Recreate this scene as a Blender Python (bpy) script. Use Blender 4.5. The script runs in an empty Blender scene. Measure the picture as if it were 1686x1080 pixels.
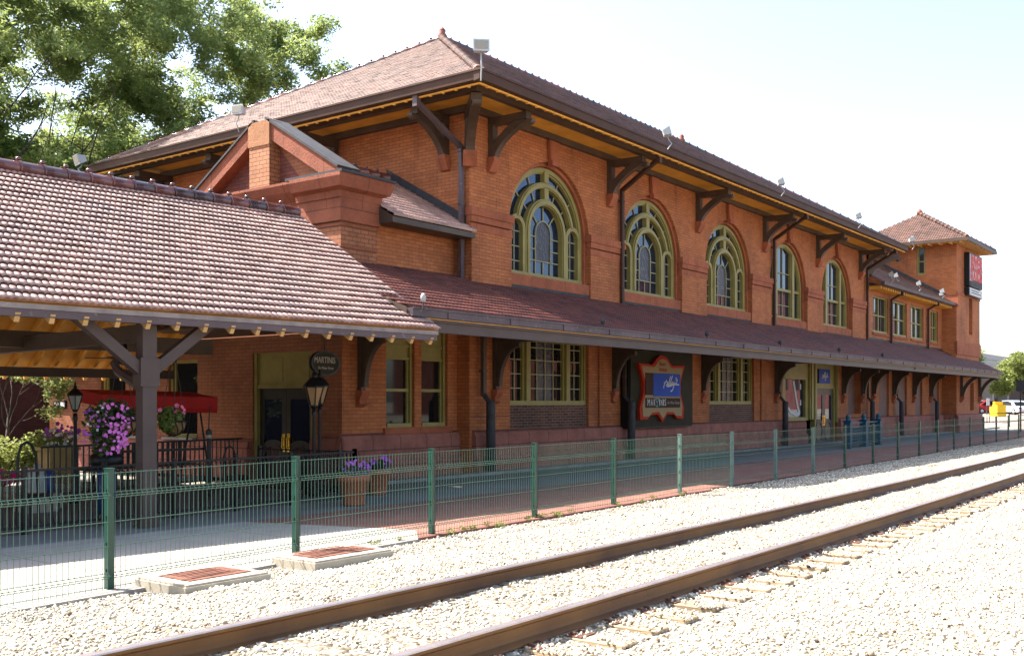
import bpy, bmesh, math, random
import numpy as np
from mathutils import Vector, Matrix
random.seed(7)
rng = np.random.default_rng(11)
PI = math.pi
scene = bpy.context.scene
COL = scene.collection

# ------------------------------------------------------------------ helpers
class MB:
    """collects faces, builds ONE mesh object; tf maps local coordinates to the world"""
    def __init__(self, tf=None):
        self.v = []; self.f = []; self.tf = tf; self.sm = []
    def add(self, vs, fs, smooth=False):
        o = len(self.v)
        if self.tf is not None: vs = [tuple(self.tf @ Vector(p)) for p in vs]
        self.v += [tuple(p) for p in vs]
        self.f += [tuple(o + i for i in f) for f in fs]
        self.sm += [smooth] * len(fs)
        return self
    def box(self, x0, x1, y0, y1, z0, z1):
        vs = [(x0,y0,z0),(x1,y0,z0),(x1,y1,z0),(x0,y1,z0),(x0,y0,z1),(x1,y0,z1),(x1,y1,z1),(x0,y1,z1)]
        return self.add(vs, [(0,3,2,1),(4,5,6,7),(0,1,5,4),(1,2,6,5),(2,3,7,6),(3,0,4,7)])
    def bar(self, p, q, w, h, up=(0,0,1)):
        p = Vector(p); q = Vector(q); d = (q-p).normalized(); up = Vector(up)
        s = d.cross(up)
        if s.length < 1e-4: s = d.cross(Vector((1,0,0)))
        s.normalize(); n = s.cross(d).normalized()
        a = s*(w/2); b = n*(h/2)
        vs = [p-a-b,p+a-b,p+a+b,p-a+b,q-a-b,q+a-b,q+a+b,q-a+b]
        return self.add(vs, [(0,1,2,3),(7,6,5,4),(0,4,5,1),(1,5,6,2),(2,6,7,3),(3,7,4,0)])
    def prism(self, poly, a, b, axis='x'):
        """poly: 2-D outline extruded from a to b along an axis (x: (y,z)  y: (x,z)  z: (x,y))"""
        n = len(poly)
        if axis == 'x': mk = lambda p, t: (t, p[0], p[1])
        elif axis == 'y': mk = lambda p, t: (p[0], t, p[1])
        else: mk = lambda p, t: (p[0], p[1], t)
        vs = [mk(p, a) for p in poly] + [mk(p, b) for p in poly]
        fs = [tuple(range(n)), tuple(range(2*n-1, n-1, -1))]
        fs += [(i, i+n, (i+1) % n + n, (i+1) % n) for i in range(n)]
        return self.add(vs, fs)
    def tube(self, pts, r, n=8, cap=True, smooth=True):
        pts = [Vector(p) for p in pts]
        rs = r if isinstance(r, (list, tuple)) else [r]*len(pts)
        vs = []; fs = []
        prev = None
        for i, p in enumerate(pts):
            d = (pts[min(i+1, len(pts)-1)] - pts[max(i-1, 0)]).normalized()
            if prev is None:
                s = d.cross(Vector((0,0,1)))
                if s.length < .05: s = d.cross(Vector((1,0,0)))
            else:
                s = prev - d*prev.dot(d)
            s.normalize(); prev = s; t = d.cross(s)
            for k in range(n):
                a = 2*PI*k/n
                vs.append(p + (s*math.cos(a) + t*math.sin(a))*rs[i])
        for i in range(len(pts)-1):
            for k in range(n):
                fs.append((i*n+k, i*n+(k+1) % n, (i+1)*n+(k+1) % n, (i+1)*n+k))
        self.add(vs, fs, smooth)
        if cap:
            m = len(pts)
            self.add([vs[k] for k in range(n)], [tuple(range(n-1, -1, -1))])
            self.add([vs[(m-1)*n+k] for k in range(n)], [tuple(range(n))])
        return self
    def lathe(self, cx, cy, prof, n=16, smooth=True, a0=0.0):
        vs = []; fs = []
        for r, z in prof:
            for k in range(n):
                a = 2*PI*k/n + a0
                vs.append((cx + r*math.cos(a), cy + r*math.sin(a), z))
        for i in range(len(prof)-1):
            for k in range(n):
                fs.append((i*n+k, i*n+(k+1) % n, (i+1)*n+(k+1) % n, (i+1)*n+k))
        fs.append(tuple(range(n-1, -1, -1))); m = len(prof)-1
        fs.append(tuple(m*n+k for k in range(n)))
        return self.add(vs, fs, smooth)
    def band(self, lo, li, y0, y1, closed=False):
        """flat ring between two outlines in the x-z plane, with thickness y0 (outside) to y1"""
        n = len(lo)
        vs = [(p[0], y0, p[1]) for p in lo] + [(p[0], y0, p[1]) for p in li] + [(p[0], y1, p[1]) for p in lo] + [(p[0], y1, p[1]) for p in li]
        fs = []
        for i in range(n if closed else n-1):
            j = (i+1) % n
            fs += [(i, j, n+j, n+i), (n+i, n+j, 3*n+j, 3*n+i), (j, i, 2*n+i, 2*n+j), (2*n+j, 2*n+i, 3*n+i, 3*n+j)]
        if not closed:
            fs += [(0, n, 3*n, 2*n), (n-1, 2*n-1, 4*n-1, 3*n-1)]
        return self.add(vs, fs)
    def build(self, name, mat, parent=None, label=None):
        me = bpy.data.meshes.new(name)
        v = self.v
        if parent is not None:
            off = parent_loc(parent)
            v = [(a-off[0], b-off[1], c-off[2]) for a, b, c in v]
        me.from_pydata(v, [], self.f)
        if any(self.sm):
            me.polygons.foreach_set('use_smooth', self.sm)
        me.materials.append(mat)
        bm = bmesh.new(); bm.from_mesh(me)
        bmesh.ops.recalc_face_normals(bm, faces=bm.faces)
        bm.to_mesh(me); bm.free()
        me.update()
        o = bpy.data.objects.new(name, me); COL.objects.link(o)
        if parent is not None: o.parent = parent
        if label: o['label'] = label
        return o

def parent_loc(o):
    l = Vector((0,0,0))
    while o is not None:
        l += o.location; o = o.parent
    return l

def tag(o, label=None, cat=None, group=None, kind=None):
    if label: o['label'] = label
    if cat: o['category'] = cat
    if group: o['group'] = group
    if kind: o['kind'] = kind
    return o

def empty(name, loc=(0,0,0), label=None, cat=None, group=None):
    o = bpy.data.objects.new(name, None); COL.objects.link(o); o.location = loc
    o.empty_display_size = .2
    return tag(o, label, cat, group)

def copy_tree(o, parent=None):
    c = o.copy(); COL.objects.link(c)
    if parent is not None: c.parent = parent
    for ch in list(o.children): copy_tree(ch, c)
    return c

def np_mesh(name, verts, faces, mat, attr=None, smooth=False):
    """verts (n,3) and faces (m,k) arrays; attr = per-vertex float called tint"""
    me = bpy.data.meshes.new(name)
    n, k = faces.shape
    me.vertices.add(len(verts)); me.vertices.foreach_set('co', np.asarray(verts, dtype=np.float32).ravel())
    me.loops.add(n*k); me.loops.foreach_set('vertex_index', faces.astype(np.int32).ravel())
    me.polygons.add(n); me.polygons.foreach_set('loop_start', np.arange(0, n*k, k, dtype=np.int32))
    if smooth: me.polygons.foreach_set('use_smooth', np.ones(n, dtype=bool))
    if attr is not None:
        a = me.attributes.new('tint', 'FLOAT', 'POINT'); a.data.foreach_set('value', np.asarray(attr, dtype=np.float32))
    me.materials.append(mat)
    me.update(calc_edges=True)
    o = bpy.data.objects.new(name, me); COL.objects.link(o)
    return o

# ------------------------------------------------------------------ materials
KF = .70
class NT:
    def __init__(self, name):
        self.m = bpy.data.materials.new(name); self.m.use_nodes = True
        self.t = self.m.node_tree; self.t.nodes.clear()
        self.out = self.n('ShaderNodeOutputMaterial'); self.b = self.n('ShaderNodeBsdfPrincipled')
        self.l(self.b.outputs[0], self.out.inputs[0])
    def n(self, typ, **kw):
        nd = self.t.nodes.new(typ)
        for k, v in kw.items(): setattr(nd, k, v)
        return nd
    def l(self, a, b): self.t.links.new(a, b)
    def coord(self, which='Object'):
        return self.n('ShaderNodeTexCoord').outputs[which]
    def noise(self, vec, scale, detail=4, rough=.6):
        nd = self.n('ShaderNodeTexNoise'); nd.inputs['Scale'].default_value = scale
        nd.inputs['Detail'].default_value = detail; nd.inputs['Roughness'].default_value = rough
        self.l(vec, nd.inputs['Vector']); return nd.outputs['Fac']
    def ramp(self, fac, stops):
        nd = self.n('ShaderNodeValToRGB'); e = nd.color_ramp.elements
        while len(e) < len(stops): e.new(.5)
        for i, (p, c) in enumerate(stops):
            e[i].position = p; e[i].color = (c, c, c, 1) if isinstance(c, (int, float)) else (*c, 1)
        self.l(fac, nd.inputs[0]); return nd.outputs[0]
    def mix(self, a, b, fac, mode='MIX'):
        nd = self.n('ShaderNodeMix', data_type='RGBA', blend_type=mode)
        for sock, val in ((nd.inputs[6], a), (nd.inputs[7], b)):
            if hasattr(val, 'is_output'): self.l(val, sock)
            else: sock.default_value = (*val, 1)
        if hasattr(fac, 'is_output'): self.l(fac, nd.inputs[0])
        else: nd.inputs[0].default_value = fac
        return nd.outputs[2]
    def math(self, op, a, b=None):
        nd = self.n('ShaderNodeMath', operation=op)
        for i, val in enumerate((a, b)):
            if val is None: continue
            if hasattr(val, 'is_output'): self.l(val, nd.inputs[i])
            else: nd.inputs[i].default_value = val
        return nd.outputs[0]
    def bump(self, h, strength=.3, dist=.02):
        nd = self.n('ShaderNodeBump'); nd.inputs['Strength'].default_value = strength
        nd.inputs['Distance'].default_value = dist
        self.l(h, nd.inputs['Height']); self.l(nd.outputs[0], self.b.inputs['Normal'])
    def set(self, col=None, rough=.6, spec=None, metal=None):
        if col is not None:
            if hasattr(col, 'is_output'): self.l(col, self.b.inputs['Base Color'])
            else: self.b.inputs['Base Color'].default_value = (*col, 1)
        if hasattr(rough, 'is_output'): self.l(rough, self.b.inputs['Roughness'])
        else: self.b.inputs['Roughness'].default_value = rough
        if spec is not None: self.b.inputs['Specular IOR Level'].default_value = spec
        if metal is not None: self.b.inputs['Metallic'].default_value = metal
        return self.m
    def wallvec(self):
        """vector (along the wall, height) from the face direction"""
        p = self.n('ShaderNodeSeparateXYZ'); self.l(self.coord('Object'), p.inputs[0])
        g = self.n('ShaderNodeNewGeometry'); s = self.n('ShaderNodeSeparateXYZ'); self.l(g.outputs['True Normal'], s.inputs[0])
        isx = self.math('GREATER_THAN', self.math('ABSOLUTE', s.outputs[0]), .6)
        u = self.math('ADD', self.math('MULTIPLY', p.outputs[1], isx), self.math('MULTIPLY', p.outputs[0], self.math('SUBTRACT', 1.0, isx)))
        c = self.n('ShaderNodeCombineXYZ'); self.l(u, c.inputs[0]); self.l(p.outputs[2], c.inputs[1])
        return c.outputs[0]

def paint(name, col, rough=.55, var=.25, scale=3.0, spec=.28, worn=None, metal=None):
    col = tuple(x*KF for x in col)
    if worn: worn = tuple(x*KF for x in worn)
    t = NT(name); c = t.coord()
    n1 = t.noise(c, scale, 5); n2 = t.noise(c, scale*9, 3)
    dark = tuple(x*(1-var) for x in col); lite = tuple(min(1, x*(1+var)) for x in col)
    cc = t.mix(dark, lite, t.ramp(n1, [(.3, 0.0), (.7, 1.0)]))
    if worn:
        cc = t.mix(cc, worn, t.ramp(n2, [(.62, 0.0), (.72, .7)]))
    t.bump(n2, .08, .01)
    return t.set(cc, rough, spec, metal)

def brick(name, c1, c2, mortar, w=.26, h=.085, ms=.008, var=.35):
    c1, c2, mortar = [tuple(x*KF for x in c) for c in (c1, c2, mortar)]
    t = NT(name); v = t.wallvec()
    b = t.n('ShaderNodeTexBrick'); t.l(v, b.inputs['Vector'])
    b.inputs['Scale'].default_value = 1; b.inputs['Brick Width'].default_value = w; b.inputs['Row Height'].default_value = h
    b.inputs['Mortar Size'].default_value = ms; b.inputs['Mortar Smooth'].default_value = .3
    b.inputs['Color1'].default_value = (*c1, 1); b.inputs['Color2'].default_value = (*c2, 1); b.inputs['Mortar'].default_value = (*mortar, 1)
    o = t.coord()
    n1 = t.noise(o, .5, 6, .65); n2 = t.noise(o, 5, 4); n3 = t.noise(o, 60, 2)
    dirt = t.ramp(n1, [(.3, 1-var), (.55, 1.0), (.8, 1+var*.35)])
    c = t.mix(b.outputs['Color'], dirt, 1.0, 'MULTIPLY')
    c = t.mix(c, t.ramp(n2, [(.3, .90), (.7, 1.06)]), 1.0, 'MULTIPLY')
    mp = t.n('ShaderNodeMapping'); mp.inputs['Scale'].default_value = (1.6, 1.6, .16); t.l(o, mp.inputs[0])
    c = t.mix(c, t.ramp(t.noise(mp.outputs[0], 1.3, 6, .7), [(.30, .74), (.46, 1.0), (.8, 1.05)]), 1.0, 'MULTIPLY')
    hgt = t.math('ADD', t.math('MULTIPLY', b.outputs['Fac'], -1.0), t.math('MULTIPLY', n3, .4))
    t.bump(hgt, .5, .01)
    return t.set(c, .75, .3)

def stone(name, c1, c2, w=.9, h=.36, line=.012):
    c1, c2 = [tuple(x*KF for x in c) for c in (c1, c2)]
    t = NT(name); v = t.wallvec(); o = t.coord()
    b = t.n('ShaderNodeTexBrick'); t.l(v, b.inputs['Vector'])
    b.inputs['Scale'].default_value = 1; b.inputs['Brick Width'].default_value = w; b.inputs['Row Height'].default_value = h
    b.inputs['Mortar Size'].default_value = line
    b.inputs['Color1'].default_value = (*c1, 1); b.inputs['Color2'].default_value = (*c2, 1)
    b.inputs['Mortar'].default_value = (*[x*.45 for x in c1], 1)
    n1 = t.noise(o, 2.2, 7, .7); n2 = t.noise(o, 22, 4, .7)
    c = t.mix(b.outputs['Color'], t.ramp(n1, [(.3, .65), (.7, 1.15)]), 1.0, 'MULTIPLY')
    t.bump(t.math('ADD', n2, t.math('MULTIPLY', b.outputs['Fac'], -.8)), .5, .03)
    return t.set(c, .8, .25)

def tile(name, c1, c2, rough=.42, spec=.6):
    t = NT(name)
    a = t.n('ShaderNodeAttribute', attribute_name='tint')
    o = t.coord('Object')
    c = t.ramp(a.outputs['Fac'], [(0, c2), (.55, c1), (1, tuple(min(1, x*1.3) for x in c1))])
    n1 = t.noise(o, .55, 6, .7); n2 = t.noise(o, 7, 4)
    c = t.mix(c, t.ramp(n1, [(.28, (.45,.45,.5)), (.5, (1,1,1)), (.75, (1.1,1.08,1.05))]), 1.0, 'MULTIPLY')
    c = t.mix(c, t.ramp(n2, [(.3, .75), (.7, 1.1)]), 1.0, 'MULTIPLY')
    t.bump(t.noise(o, 40, 3), .15, .01)
    return t.set(c, rough, spec)

def glass(name, col=(.010,.014,.028), rough=.02, ior=1.75, tint=(.42,.58,.92)):
    t = NT(name); o = t.coord()
    nz = t.noise(o, .5, 1); t.bump(nz, .015, .05)
    t.set(col, rough, .5); t.b.inputs['IOR'].default_value = ior; t.b.inputs['Specular Tint'].default_value = (*tint, 1)
    return t.m

M = {}
M['brick'] = brick('orange_brick', (.64,.208,.066), (.50,.150,.048), (.30,.10,.046))
M['brick_dimmed'] = brick('dimmed_maroon_brick', (.30,.092,.060), (.22,.066,.048), (.12,.05,.04))  # gable shade put into the colour; also darkens the mirrored brick row
M['brick_sunlit'] = brick('sunlit_pilaster_brick', (.60,.255,.115), (.52,.21,.09), (.20,.08,.05), .24, .095, .010)  # sunlight on the gable pilaster put into a paler brick colour
M['stone_stain_shade'] = stone('stained_shaded_sandstone', (.40,.118,.056), (.33,.098,.050), 1.3, 3.0, .01)  # stains, plus the gable side's shade put into a darker red
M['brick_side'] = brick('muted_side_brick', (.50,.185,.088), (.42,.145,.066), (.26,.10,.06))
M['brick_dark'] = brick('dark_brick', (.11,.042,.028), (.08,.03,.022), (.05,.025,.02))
M['brick_brown'] = brick('brown_panel_brick', (.19,.075,.045), (.085,.040,.032), (.32,.20,.14), .26, .075, .009)
M['stone'] = stone('red_sandstone', (.46,.175,.125), (.40,.145,.105))
M['stone_trim'] = stone('red_sandstone_trim', (.50,.150,.070), (.45,.130,.060), 1.6, 3.0, .008)
M['stone_pale'] = stone('pale_sandstone', (.50,.23,.10), (.45,.20,.09), 1.6, 3.0, .008)  # paler stone for the cap of the gable pilaster
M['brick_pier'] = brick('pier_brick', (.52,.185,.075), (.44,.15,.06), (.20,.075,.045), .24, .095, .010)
M['stone_grey'] = stone('grey_stone', (.33,.31,.28), (.28,.27,.25), 1.4, .5)
M['tile'] = tile('clay_roof_tile', (.108,.056,.042), (.066,.033,.026), .66, .2)
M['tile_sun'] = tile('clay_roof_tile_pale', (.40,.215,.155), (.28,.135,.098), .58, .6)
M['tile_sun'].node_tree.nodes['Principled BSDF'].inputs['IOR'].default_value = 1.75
M['flaking'] = paint('flaking_gutter_paint', (.30,.24,.22), .6, .35, 3, worn=(.50,.46,.42))
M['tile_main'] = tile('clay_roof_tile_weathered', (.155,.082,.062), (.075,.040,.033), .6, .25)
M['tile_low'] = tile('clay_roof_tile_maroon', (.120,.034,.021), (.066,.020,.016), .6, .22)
M['ridge'] = tile('ridge_tile_glazed', (.14,.04,.03), (.045,.032,.036), .25, .7)
M['brown'] = paint('brown_paint', (.105,.066,.046), .5, .25, 2)
M['brown_dark'] = paint('dark_brown_paint', (.095,.064,.046), .5, .25, 2)
M['mauve'] = paint('mauve_brown_paint', (.125,.085,.088), .5, .18, 1.5, worn=(.28,.25,.24))
M['mauve_clean'] = paint('mauve_brown_beam', (.098,.064,.056), .5, .15, 1.5)
M['gutter'] = paint('brown_gutter_metal', (.088,.040,.024), .6, .2, 1.2, .2)
M['gutter_grey'] = paint('weathered_gutter', (.115,.080,.085), .55, .35, 1.6, worn=(.34,.30,.27))
M['ochre'] = paint('ochre_soffit_paint', (1.0,.46,.07), .6, .16, 2)
M['cream'] = paint('cream_rafter_paint', (.70,.42,.17), .6, .15, 5)
M['olive'] = paint('olive_green_paint', (.35,.285,.085), .45, .14, 3)
M['olive_lt'] = paint('muntin_paint', (.40,.36,.20), .45, .12, 3)
M['glass'] = glass('window_glass')
M['glass_dark'] = glass('dim_window_glass', (.008,.008,.008), .03, 1.45, (.8,.85,.9))
t_ = NT('leaded_glass'); c_ = t_.coord(); vr = t_.n('ShaderNodeTexVoronoi'); vr.inputs['Scale'].default_value = 11; t_.l(c_, vr.inputs['Vector'])
t_.bump(vr.outputs['Distance'], .5, .02)
M['leaded'] = t_.set(t_.ramp(vr.outputs['Distance'], [(0, (.05,.035,.035)), (.5, (.015,.015,.025)), (1, (.075,.06,.06))]), .3, .35)
M['black'] = paint('black_iron', (.012,.012,.013), .4, .2, 3)
M['green'] = paint('green_coated_steel', (.006,.062,.040), .32, .15, 3, .5)
M['green_pale'] = paint('pale_green_steel', (.17,.27,.22), .5, .2, 3)  # paler green for a few posts midway along the fence
M['wire'] = paint('green_coated_wire', (.060,.150,.105), .4, .12, 3, .5)
M['blue'] = paint('blue_painted_iron', (.014,.085,.130), .4, .2, 3)
M['white'] = paint('white_housing', (.62,.62,.60), .5, .08, 3)
M['lens'] = glass('lamp_lens', (.30,.27,.20), .1, 1.5)
M['amber'] = paint('amber_lamp_glass', (.45,.27,.13), .2, .1, 3)
M['frost'] = paint('frosted_lamp_glass', (.40,.40,.36), .2, .1, 3)
M['terracotta'] = paint('terracotta', (.42,.13,.06), .7, .2, 5)
M['redcloth'] = paint('red_canvas', (.50,.012,.012), .7, .12, 3)
M['brass'] = paint('polished_brass', (.75,.48,.08), .22, .1, 4, .5, None, 1.0)
M['board'] = paint('mauve_boarding', (.225,.125,.105), .65, .12, 2)
M['redpanel'] = paint('dark_red_panel', (.10,.012,.010), .4, .15, 3)
M['tanpanel'] = paint('tan_door_panel', (.26,.18,.10), .5, .12, 3)
M['doorwood'] = paint('dark_door_wood', (.040,.034,.026), .4, .2, 3)
M['doorgrey'] = paint('grey_brown_door', (.085,.072,.068), .4, .2, 3)
M['sign_dark'] = paint('sign_olive_black', (.040,.034,.020), .5, .2, 2, .06)
M['sign_red'] = paint('sign_red', (.54,.040,.016), .5, .08, 2, .06)
M['sign_tan'] = paint('sign_tan', (.42,.29,.15), .55, .08, 2, .06)
M['sign_blue'] = paint('sign_blue', (.020,.085,.46), .4, .15, 1.5, .06)
M['sign_brown'] = paint('sign_brown', (.060,.032,.022), .5, .15, 2, .06)
M['letter_white'] = paint('white_lettering', (.75,.74,.74), .5, .03, 2)
M['letter_red'] = paint('red_lettering', (.42,.025,.015), .5, .05, 2)
M['letter_grey'] = paint('grey_lettering', (.42,.36,.32), .5, .05, 2)
M['letter_teal'] = paint('teal_lettering', (.25,.48,.50), .5, .05, 2)
M['sign_red_bright'] = paint('bright_red_lettering', (.70,.030,.020), .5, .05, 2)
M['plastic_blue'] = paint('blue_plastic', (.02,.06,.30), .35, .1, 3)
M['tank'] = paint('grey_white_tank', (.5,.5,.48), .4, .1, 3)
M['leadgrey'] = paint('lead_flashing', (.055,.051,.053), .65, .3, 4)
M['concrete'] = paint('cast_concrete', (.50,.44,.34), .85, .14, 3)
M['sandbox'] = paint('sand_coloured_planter', (.52,.36,.14), .8, .12, 4)
M['rust'] = paint('rusty_plate', (.20,.075,.045), .7, .35, 9, .3, (.40,.20,.12))
def rail_mat():
    t = NT('rail_steel'); o = t.coord(); n = t.noise(o, 1.2, 5); n2 = t.noise(o, 14, 5)
    c = t.mix((.170,.078,.023), (.082,.036,.017), t.ramp(n, [(.3, 0.0), (.7, 1.0)]))
    c = t.mix(c, (.17,.085,.03), t.ramp(n2, [(.55, 0.0), (.75, .5)]))
    t.bump(n2, .25, .006); return t.set(c, .6, .3)
M['rail'] = rail_mat()
M['railtop'] = paint('worn_rail_head', (.62,.52,.50), .28, .12, 6, .5, None, .7)
def tie_mat():
    t = NT('weathered_sleeper'); o = t.coord()
    mp = t.n('ShaderNodeMapping'); mp.inputs['Scale'].default_value = (14, 1.2, 14); t.l(o, mp.inputs[0])
    n = t.noise(mp.outputs[0], 2.2, 6); oi = t.n('ShaderNodeObjectInfo')
    c = t.ramp(n, [(.3, (.15,.10,.06)), (.55, (.36,.27,.17)), (.8, (.50,.41,.29))])
    c = t.mix(c, t.ramp(oi.outputs['Random'], [(0, .75), (1, 1.15)]), 1.0, 'MULTIPLY')
    t.bump(n, .7, .02); return t.set(c, .9, .2)
M['tie'] = tie_mat()
M['plate'] = paint('rusty_tie_plate', (.13,.055,.032), .7, .35, 8, .3, (.34,.16,.09))
def gravel_ground():
    t = NT('limestone_ballast_bed'); o = t.coord()
    v = t.n('ShaderNodeTexVoronoi'); v.inputs['Scale'].default_value = 26; t.l(o, v.inputs['Vector'])
    w = t.n('ShaderNodeSeparateColor'); t.l(v.outputs['Color'], w.inputs[0])
    c = t.ramp(w.outputs[0], [(0, (.08,.06,.04)), (.25, (.22,.175,.12)), (.7, (.38,.33,.25)), (1, (.50,.46,.38))])
    c = t.mix(c, t.ramp(v.outputs['Distance'], [(.3, 1.0), (.75, .6)]), 1.0, 'MULTIPLY')
    c = t.mix(c, t.ramp(t.noise(o, .7, 4), [(.3, .82), (.65, 1.0)]), 1.0, 'MULTIPLY')
    t.bump(t.math('MULTIPLY', v.outputs['Distance'], -1.0), 1.0, .03); return t.set(c, .9, .15)
M['gravel'] = gravel_ground()
def stone_mat():
    t = NT('limestone_ballast_stone'); a = t.n('ShaderNodeAttribute', attribute_name='tint'); o = t.coord()
    c = t.ramp(a.outputs['Fac'], [(0, (.035,.022,.016)), (.12, (.13,.09,.055)), (.28, (.34,.28,.195)), (.6, (.51,.46,.36)), (.85, (.62,.58,.49)), (1, (.76,.73,.66))])
    c = t.mix(c, t.ramp(t.noise(o, 30, 4), [(.3, .82), (.7, 1.08)]), 1.0, 'MULTIPLY')
    return t.set(c, .9, .15)
M['ballast'] = stone_mat()
def paving(name, c1, c2, w, h, ms, m=.5, flat=False):
    c1, c2 = [tuple(x*KF for x in c) for c in (c1, c2)]
    t = NT(name); o = t.coord()
    b = t.n('ShaderNodeTexBrick'); t.l(o, b.inputs['Vector']); b.inputs['Scale'].default_value = 1
    b.inputs['Brick Width'].default_value = w; b.inputs['Row Height'].default_value = h; b.inputs['Mortar Size'].default_value = ms
    b.inputs['Color1'].default_value = (*c1, 1); b.inputs['Color2'].default_value = (*c2, 1); b.inputs['Mortar'].default_value = (*[x*m for x in c1], 1)
    n = t.noise(o, .8, 6, .7); n2 = t.noise(o, 30, 3)
    c = t.mix(b.outputs['Color'], t.ramp(n, [(.3, .75), (.7, 1.1)]), 1.0, 'MULTIPLY')
    c = t.mix(c, t.ramp(n2, [(.3, .88), (.7, 1.08)]), 1.0, 'MULTIPLY')
    t.bump(t.math('ADD', n2, t.math('MULTIPLY', b.outputs['Fac'], -1.0)), .3, .008)
    return t.set(c, .85, .2)
M['slab'] = paving('concrete_platform', (.46,.42,.36), (.43,.39,.34), 3.0, 2.0, .012)
M['pave_brick'] = paving('red_brick_paving', (.36,.17,.125), (.30,.13,.098), .2, .1, .006, .6)
M['asphalt'] = paving('blue_grey_asphalt', (.270,.255,.230), (.245,.232,.212), 4, 3, .01, .7)
M['lot'] = paving('pale_parking_surface', (.42,.33,.27), (.40,.32,.27), 6, 4, .02, .8)
def leafmat(name, c1, c2, c3, trans=.35):
    t = NT(name); a = t.n('ShaderNodeAttribute', attribute_name='tint')
    c = t.ramp(a.outputs['Fac'], [(0, c1), (.5, c2), (1, c3)])
    t.set(c, .5, .35)
    tr = t.n('ShaderNodeBsdfTranslucent'); mx = t.n('ShaderNodeMixShader'); mx.inputs[0].default_value = trans
    t.l(t.mix(c, (1.0,1.0,.35), .25), tr.inputs[0]); t.l(t.b.outputs[0], mx.inputs[1]); t.l(tr.outputs[0], mx.inputs[2]); t.l(mx.outputs[0], t.out.inputs[0])
    return t.m
M['leaf'] = leafmat('locust_leaf', (.030,.075,.020), (.076,.152,.036), (.180,.270,.066), .48)
M['leaf_light'] = leafmat('pale_leaf', (.06,.085,.02), (.12,.16,.03), (.22,.26,.06))
M['leaf_dark'] = leafmat('petunia_leaf', (.015,.04,.012), (.03,.07,.02), (.06,.11,.03))
def flowermat(name, c): 
    t = NT(name); a = t.n('ShaderNodeAttribute', attribute_name='tint')
    return t.set(t.ramp(a.outputs['Fac'], [(0, tuple(x*.7 for x in c)), (1, tuple(min(1, x*1.2) for x in c))]), .6, .2)
M['fl_pink'] = flowermat('pink_petal', (.80,.22,.66)); M['fl_purple'] = flowermat('purple_petal', (.40,.09,.50))
M['fl_magenta'] = flowermat('magenta_petal', (.70,.04,.25)); M['fl_white'] = flowermat('white_petal', (.75,.72,.70)); M['fl_rose'] = flowermat('rose_petal', (.60,.15,.25))
def bark():
    t = NT('grey_brown_bark'); o = t.coord(); n = t.noise(o, 6, 6)
    t.bump(n, .8, .03); return t.set(t.ramp(n, [(.3, (.035,.026,.020)), (.7, (.10,.078,.06))]), .9, .2)
M['bark'] = bark()
M['coir'] = paint('coir_liner', (.20,.12,.05), .9, .4, 12)
M['carpaint_white'] = paint('white_car_paint', (.72,.72,.72), .25, .03, 1)
M['carpaint_red'] = paint('red_car_paint', (.35,.02,.025), .25, .05, 1)
M['carpaint_blue'] = paint('blue_car_paint', (.10,.17,.32), .25, .05, 1)
M['carpaint_silver'] = paint('silver_car_paint', (.45,.46,.48), .3, .05, 1)
M['rubber'] = paint('tyre_rubber', (.015,.015,.015), .8, .1, 3)
M['yellow'] = paint('yellow_paint', (.78,.52,.012), .5, .08, 3)
M['conc_wall'] = paint('pale_concrete_wall', (.50,.47,.46), .85, .08, .3)
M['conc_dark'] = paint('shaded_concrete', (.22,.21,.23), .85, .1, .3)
M['field'] = paint('far_ground', (.30,.26,.20), .9, .25, .05)
# ------------------------------------------------------------------ ground, track, fence
POSTS = [(.4,8.62),(2.95,8.76),(5.51,8.89),(7.96,9.06),(10.44,9.17),(12.86,9.2),(15.33,9.28),(18.0,9.40),(20.23,9.34),(22.56,9.33),(25.02,9.36),
         (27.75,9.5),(30.4,9.58),(32.95,9.62),(35.6,9.70),(38.5,9.86),(41.4,10.0),(44.5,10.14),(47.5,10.27),(50.6,10.40),(53.6,10.5),(56.3,10.55),(59.1,10.7)]
PX = np.array([p[0] for p in POSTS]); PY = np.array([p[1] for p in POSTS])
def fence_y(x): return np.interp(x, PX, PY)
def shift(x):
    x = np.asarray(x, dtype=float)
    d = np.maximum(x-6, 0); return np.where(d < 32, .0007*d*d, .0007*32*32 + (d-32)*.0448)
RAIL_Y = (5.815, 4.31)                      # rail centre lines near X = 6
def smooth(a, b, x):
    t = np.clip((x-a)/(b-a), 0, 1); return t*t*(3-2*t)
def gz(x, y):
    """height of the ballast surface"""
    yt = y - shift(x)
    up = .115*smooth(8.9, 6.7, yt) * smooth(-4.5, 2.2, yt)
    between = .012*smooth(4.40, 4.6, yt)*smooth(5.75, 5.55, yt)
    side = .060*smooth(4.35, 4.05, yt)*smooth(2.9, 3.6, yt)
    lump = .012*np.sin(x*2.1+y*1.3)*np.sin(y*2.7-x*.6) + .008*np.sin(x*5.3+1)*np.sin(y*4.9+.4)
    return up - between - side + lump*smooth(9.1, 8.5, yt)
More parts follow.
